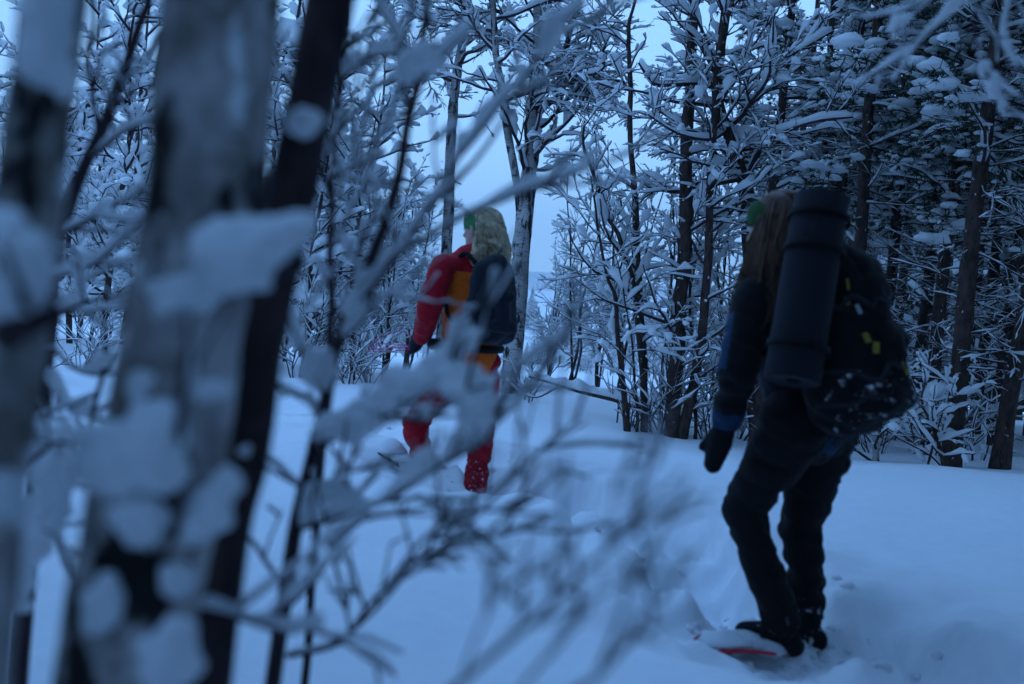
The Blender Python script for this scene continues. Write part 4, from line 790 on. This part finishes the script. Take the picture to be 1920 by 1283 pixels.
for zz in (0, .004, Lm * .33, Lm * .66, Lm - .004, Lm):
    k = 1 - (.02 if zz in (0, Lm) else 0)
    prof.append(np.array([(e1 * math.cos(q) + e2 * math.sin(q)) * r_ * k + ax * (zz + .006 * (1 - r_ / .1)) for q, r_ in zip(th, rr)]))
prof = np.array(prof); inn = np.array([[p - nrm(p - ax * (p @ ax)) * thick for p in row] for row in prof])
G = np.concatenate([prof, inn[::-1], prof[:1]], 0).transpose(1, 0, 2)   # closed cross-section swept along the spiral
n_, m_ = G.shape[0], G.shape[1] - 1; mb_.grid(G[:, :-1])
link('foam_roll', mb_.mesh('foam_roll', M['mat_grey']), rm)
for zz in (.115, .455, .575):
    mb_ = MB(); c = ax * zz; q = np.linspace(0, 2 * math.pi, 41)[:-1]
    rings = np.array([[c + ax * dz + (e1 * math.cos(a) + e2 * math.sin(a)) * r_ for a in q] for dz, r_ in ((-.012, .099), (-.012, .1045), (.012, .1045), (.012, .099))])
    mb_.grid(rings); link('strap', mb_.mesh('strap', M['black']), rm)

# --- the hiker in red
Aj = {k: at(px, py, 5.9 + d) for k, (px, py, d) in dict(head=(900, 432, .03), neck=(903, 480, 0), ls=(832, 502, -.12), rs=(936, 508, .16), lh=(850, 690, -.05), rh=(906, 692, .06), lk=(778, 795, .12), la=(790, 885, .0), rk=(902, 800, .06), ra=(890, 922, -.12),
      le=(802, 586, -.16), lw=(792, 630, .04), lm=(772, 655, .14), re=(935, 595, .3), rw=(900, 625, .46), rm=(880, 645, .52)).items()}
fA = (-0.5, 0.87)
def jfA(c):
    y = (c - CAM) @ UP; yk = (at(880, 512, 5.9) - CAM) @ UP; return np.where(y < yk, 1, 0)
def tfA(c): return np.where((c - CAM) @ UP < (at(890, 862, 5.8) - CAM) @ UP, 1, 0)
t, og, P, f, l_, u = person('hiker in red and orange suit with blond curls and green headband', None, Aj, fA, dict(bulk=1.14, hem=-.07, jm=[M['red'], M['orange']], jfn=jfA, sm=[M['red']], sfn=lambda c, J, s: np.zeros(len(c)), mm=M['navy'], tm=[M['red'], M['red_snowy']], tfn=tfA, bm=M['red_snowy'], hp=-.05, ht=.5, collar=True))
blob('hair', [(P(-.055, 0, .04), .096, P(-.03, 0, .055), .088), (P(-.07, 0, .0), .10, P(-.10, .0, -.14), .105), (P(-.10, -.05, -.12), .09, P(-.08, -.13, -.26), .05), (P(-.08, .06, -.1), .07, P(-.06, .1, -.19), .05)], M['blond'], t, og, .010, 4, .012, 24, 4)
hr = t.children[-1]
strands('strands', hr, og, scalp(620, P, 15, lim=-.2), nrm(np.array([0, 0, -1.0]) - f * .25), M['blond'], 16, .004, 16, (.2, .36), .026, (4, 8))
strands('strands', hr, og, [(P(-.06 + rng.uniform(-.05, .03), rng.uniform(-.12, .08), rng.uniform(-.14, .02)), nrm(-f + l_ * rng.normal(0, .6))) for _ in range(320)], nrm(np.array([0, 0, -1.0]) - l_ * .35), M['blond'], 17, .004, 16, (.12, .3), .03, (4, 8))
pc2 = at(926, 563, 5.66); Mb = frame(np.array([0, .03, 1.0]) + f * .06, f); Q2 = lambda x, y, z: pc2 + Mb @ np.array([x, y, z])
pk2 = thing('backpack', 'small slim dark navy day pack on the red and orange jacket', 'backpack', pc2)
blob('bag', [(Q2(-.06, .02, -.17), .09, Q2(.07, .02, -.17), .09), (Q2(-.08, .03, -.16), .09, Q2(-.05, .03, .15), .08), (Q2(.08, .03, -.16), .09, Q2(.06, .03, .15), .08), (Q2(0, -.02, -.15), .10, Q2(0, 0, .14), .09), (Q2(0, 0, .2), .07, Q2(.0, .02, .2), .07)], M['pack_navy'], pk2, pc2, .011, 6, .006, 12, 6)
blob('front_pocket', [(Q2(-.05, -.11, -.15), .04, Q2(.05, -.11, -.15), .04), (Q2(-.05, -.1, .02), .035, Q2(.05, -.1, .02), .035), (Q2(0, -.11, -.14), .045, Q2(0, -.1, .02), .04)], M['pack_navy'], pk2, pc2, .009, 4, .004, 14, 8)
for sx in (-1, 1):
    mb_ = MB(); mb_.tube(smooth_line(np.array([Q2(.07 * sx, .1, .2), Q2(.11 * sx, .19, .27), Q2(.13 * sx, .3, .16), Q2(.15 * sx, .3, 0), Q2(.18 * sx, .2, -.1), Q2(.12 * sx, .08, -.18)]), 24) - pc2, .014, 6); link('shoulder_strap', mb_.mesh('shoulder_strap', M['black']), pk2)
mb_ = MB(); q = np.linspace(0, 2 * math.pi, 41); ln = np.array([(Aj['lh'] + Aj['rh']) / 2 + UP * .13 + l_ * math.cos(a) * .2 + f * math.sin(a) * .168 for a in q]); mb_.tube(ln - pc2, .026, 6); link('hip_belt', mb_.mesh('hip_belt', M['black']), pk2)
mb_ = MB(); capsule(mb_, ln[2] - pc2 + l_ * .02, .034, ln[6] - pc2 + l_ * .02, .03); link('belt_pocket', mb_.mesh('belt_pocket', M['pack_navy']), pk2)
# pink cord looped from her mitten
hd = Aj['lm']; cd = thing('cord', 'thin pink cord looped from the mitten of the hiker in red', 'cord', hd); mb_ = MB()
for k, pts in enumerate([[(778, 648, 6.0), (740, 646, 6.0), (708, 645, 6.05), (702, 655, 6.05), (730, 652, 6.02), (776, 652, 6.0)], [(780, 645, 6.02), (760, 622, 6.0), (725, 628, 6.05), (705, 640, 6.1), (690, 655, 6.1), (710, 660, 6.05), (774, 655, 6.0)]]):
    mb_.tube(smooth_line(A(*pts), 40) - hd, .0026, 5)
link('loop', mb_.mesh('loop', M['pink']), cd)
# snowshoes
def snowshoe(label, c, d, tilt, s=1.0, fm='red_frame', bind=True):
    d = nrm(np.array([d[0], d[1], 0])); sd = np.array([-d[1], d[0], 0]); d2 = nrm(d * math.cos(tilt) + np.array([0, 0, math.sin(tilt)])); n_ = np.cross(d2, sd) * -1
    t = thing('snowshoe', label, 'snowshoe', c); q = np.linspace(0, 2 * math.pi, 49)[:-1]
    prof = np.array([d2 * (.30 * s * math.cos(a)) + sd * (.105 * s * math.sin(a) * (1 + .25 * math.cos(a))) + np.cross(sd, d2) * -1 * (.05 * max(0, math.cos(a)) ** 3) * -1 for a in q])
    if (np.cross(sd, d2))[2] < 0: pass
    mb_ = MB(); mb_.tube(np.vstack([prof, prof[:1]]), .0075 * s, 8); link('frame', mb_.mesh('frame', M[fm]), t)
    mb_ = MB(); v = np.vstack([prof * .97, [[0, 0, 0]]]); mb_.add(np.vstack([v, v - np.array([0, 0, .004])]), None, [[i, (i + 1) % 48, 48] for i in range(48)] + [[49 + (i + 1) % 48, 49 + i, 97] for i in range(48)]); link('deck', mb_.mesh('deck', M['black'], False), t)
    mb_ = MB(); rg = np.random.default_rng(4)
    for q_, w_ in ((-.16, .1), (-.03, .1), (.08, .09), (.17, .065)): mb_.lump(d2 * q_ * s + sd * rg.normal(0, .012), (.11 * s, w_ * s, .03), rg, 12, 7, .12, .6)
    tag(link('snow_crust', mb_.mesh('snow_crust', M['snow']), t), kind='stuff')
    for k in ((-.05, .07) if bind else ()):
        mb_ = MB(); mb_.tube(smooth_line(np.array([d2 * k + sd * .085, d2 * k + sd * .05 + np.array([0, 0, .05]), d2 * k - sd * .05 + np.array([0, 0, .05]), d2 * k - sd * .085]), 12), .011, 5); link('binding', mb_.mesh('binding', M['black']), t)
    return t
def on_snow(px, py, d, dz=0.0):
    p = at(px, py, d); p[2] = gz(p[0], p[1]) + dz; return p
snowshoe('red-rimmed snowshoe half sunk in the track under the dark-clad hiker', on_snow(1412, 1240, 3.66, .06), (-.88, -.47), .2, .9, bind=False)
snowshoe('snowshoe buried under the back foot of the dark-clad hiker', on_snow(1520, 1215, 3.80, -.08), (-.75, .66), .05, .9)
tp = at(706, 830, 5.95); dd = nrm(np.array([-.8, .35, 0])); tl = .45
snowshoe('dark snowshoe tip poking from the snow ahead of the hiker in red', tp - (dd * math.cos(tl) + np.array([0, 0, math.sin(tl)])) * .24, dd, tl, .8, 'brown', False)
# loose clods kicked up along the track
cl = MB(); rng = np.random.default_rng(77)
for k in range(200):
    i = rng.integers(0, len(TRACK) - 1); q = TRACK[i] + (TRACK[i + 1] - TRACK[i]) * rng.random() + rng.normal(0, .17, 2)
    if k < 60: q = (B['la'][:2] + B['ra'][:2]) / 2 + rng.normal(0, .17, 2)
    elif k < 100: q = Aj['ra'][:2] + rng.normal(0, .15, 2)
    r_ = rng.uniform(.006, .022); cl.lump((q[0], q[1], gz(q[0], q[1]) - r_ * .25), (r_ * 1.5, r_ * 1.4, r_), rng, 9, 6, .16, .8)
tag(link('snow_clods', cl.mesh('snow_clods', M['snow'])), 'loose clods of snow kicked up along the trodden track', 'snow', kind='stuff')
# ------------------------------------------------------------------ dusk haze over the clearing
hz = bpy.data.materials.new('haze_air'); hz.use_nodes = True; hn, hl = hz.node_tree.nodes, hz.node_tree.links
for q in list(hn): hn.remove(q)
ho = hn.new('ShaderNodeOutputMaterial'); hv = hn.new('ShaderNodeVolumePrincipled'); hv.inputs['Density'].default_value = 0.0011; hv.inputs['Color'].default_value = (0.92, 0.95, 1.0, 1)
hl.new(hv.outputs[0], ho.inputs['Volume'])
mb_ = MB(); mb_.box((0, 420, 32), (1880, 1300, 88)); tag(link('haze', mb_.mesh('haze', hz, False)), 'thin blue dusk haze over the clearing', kind='stuff')
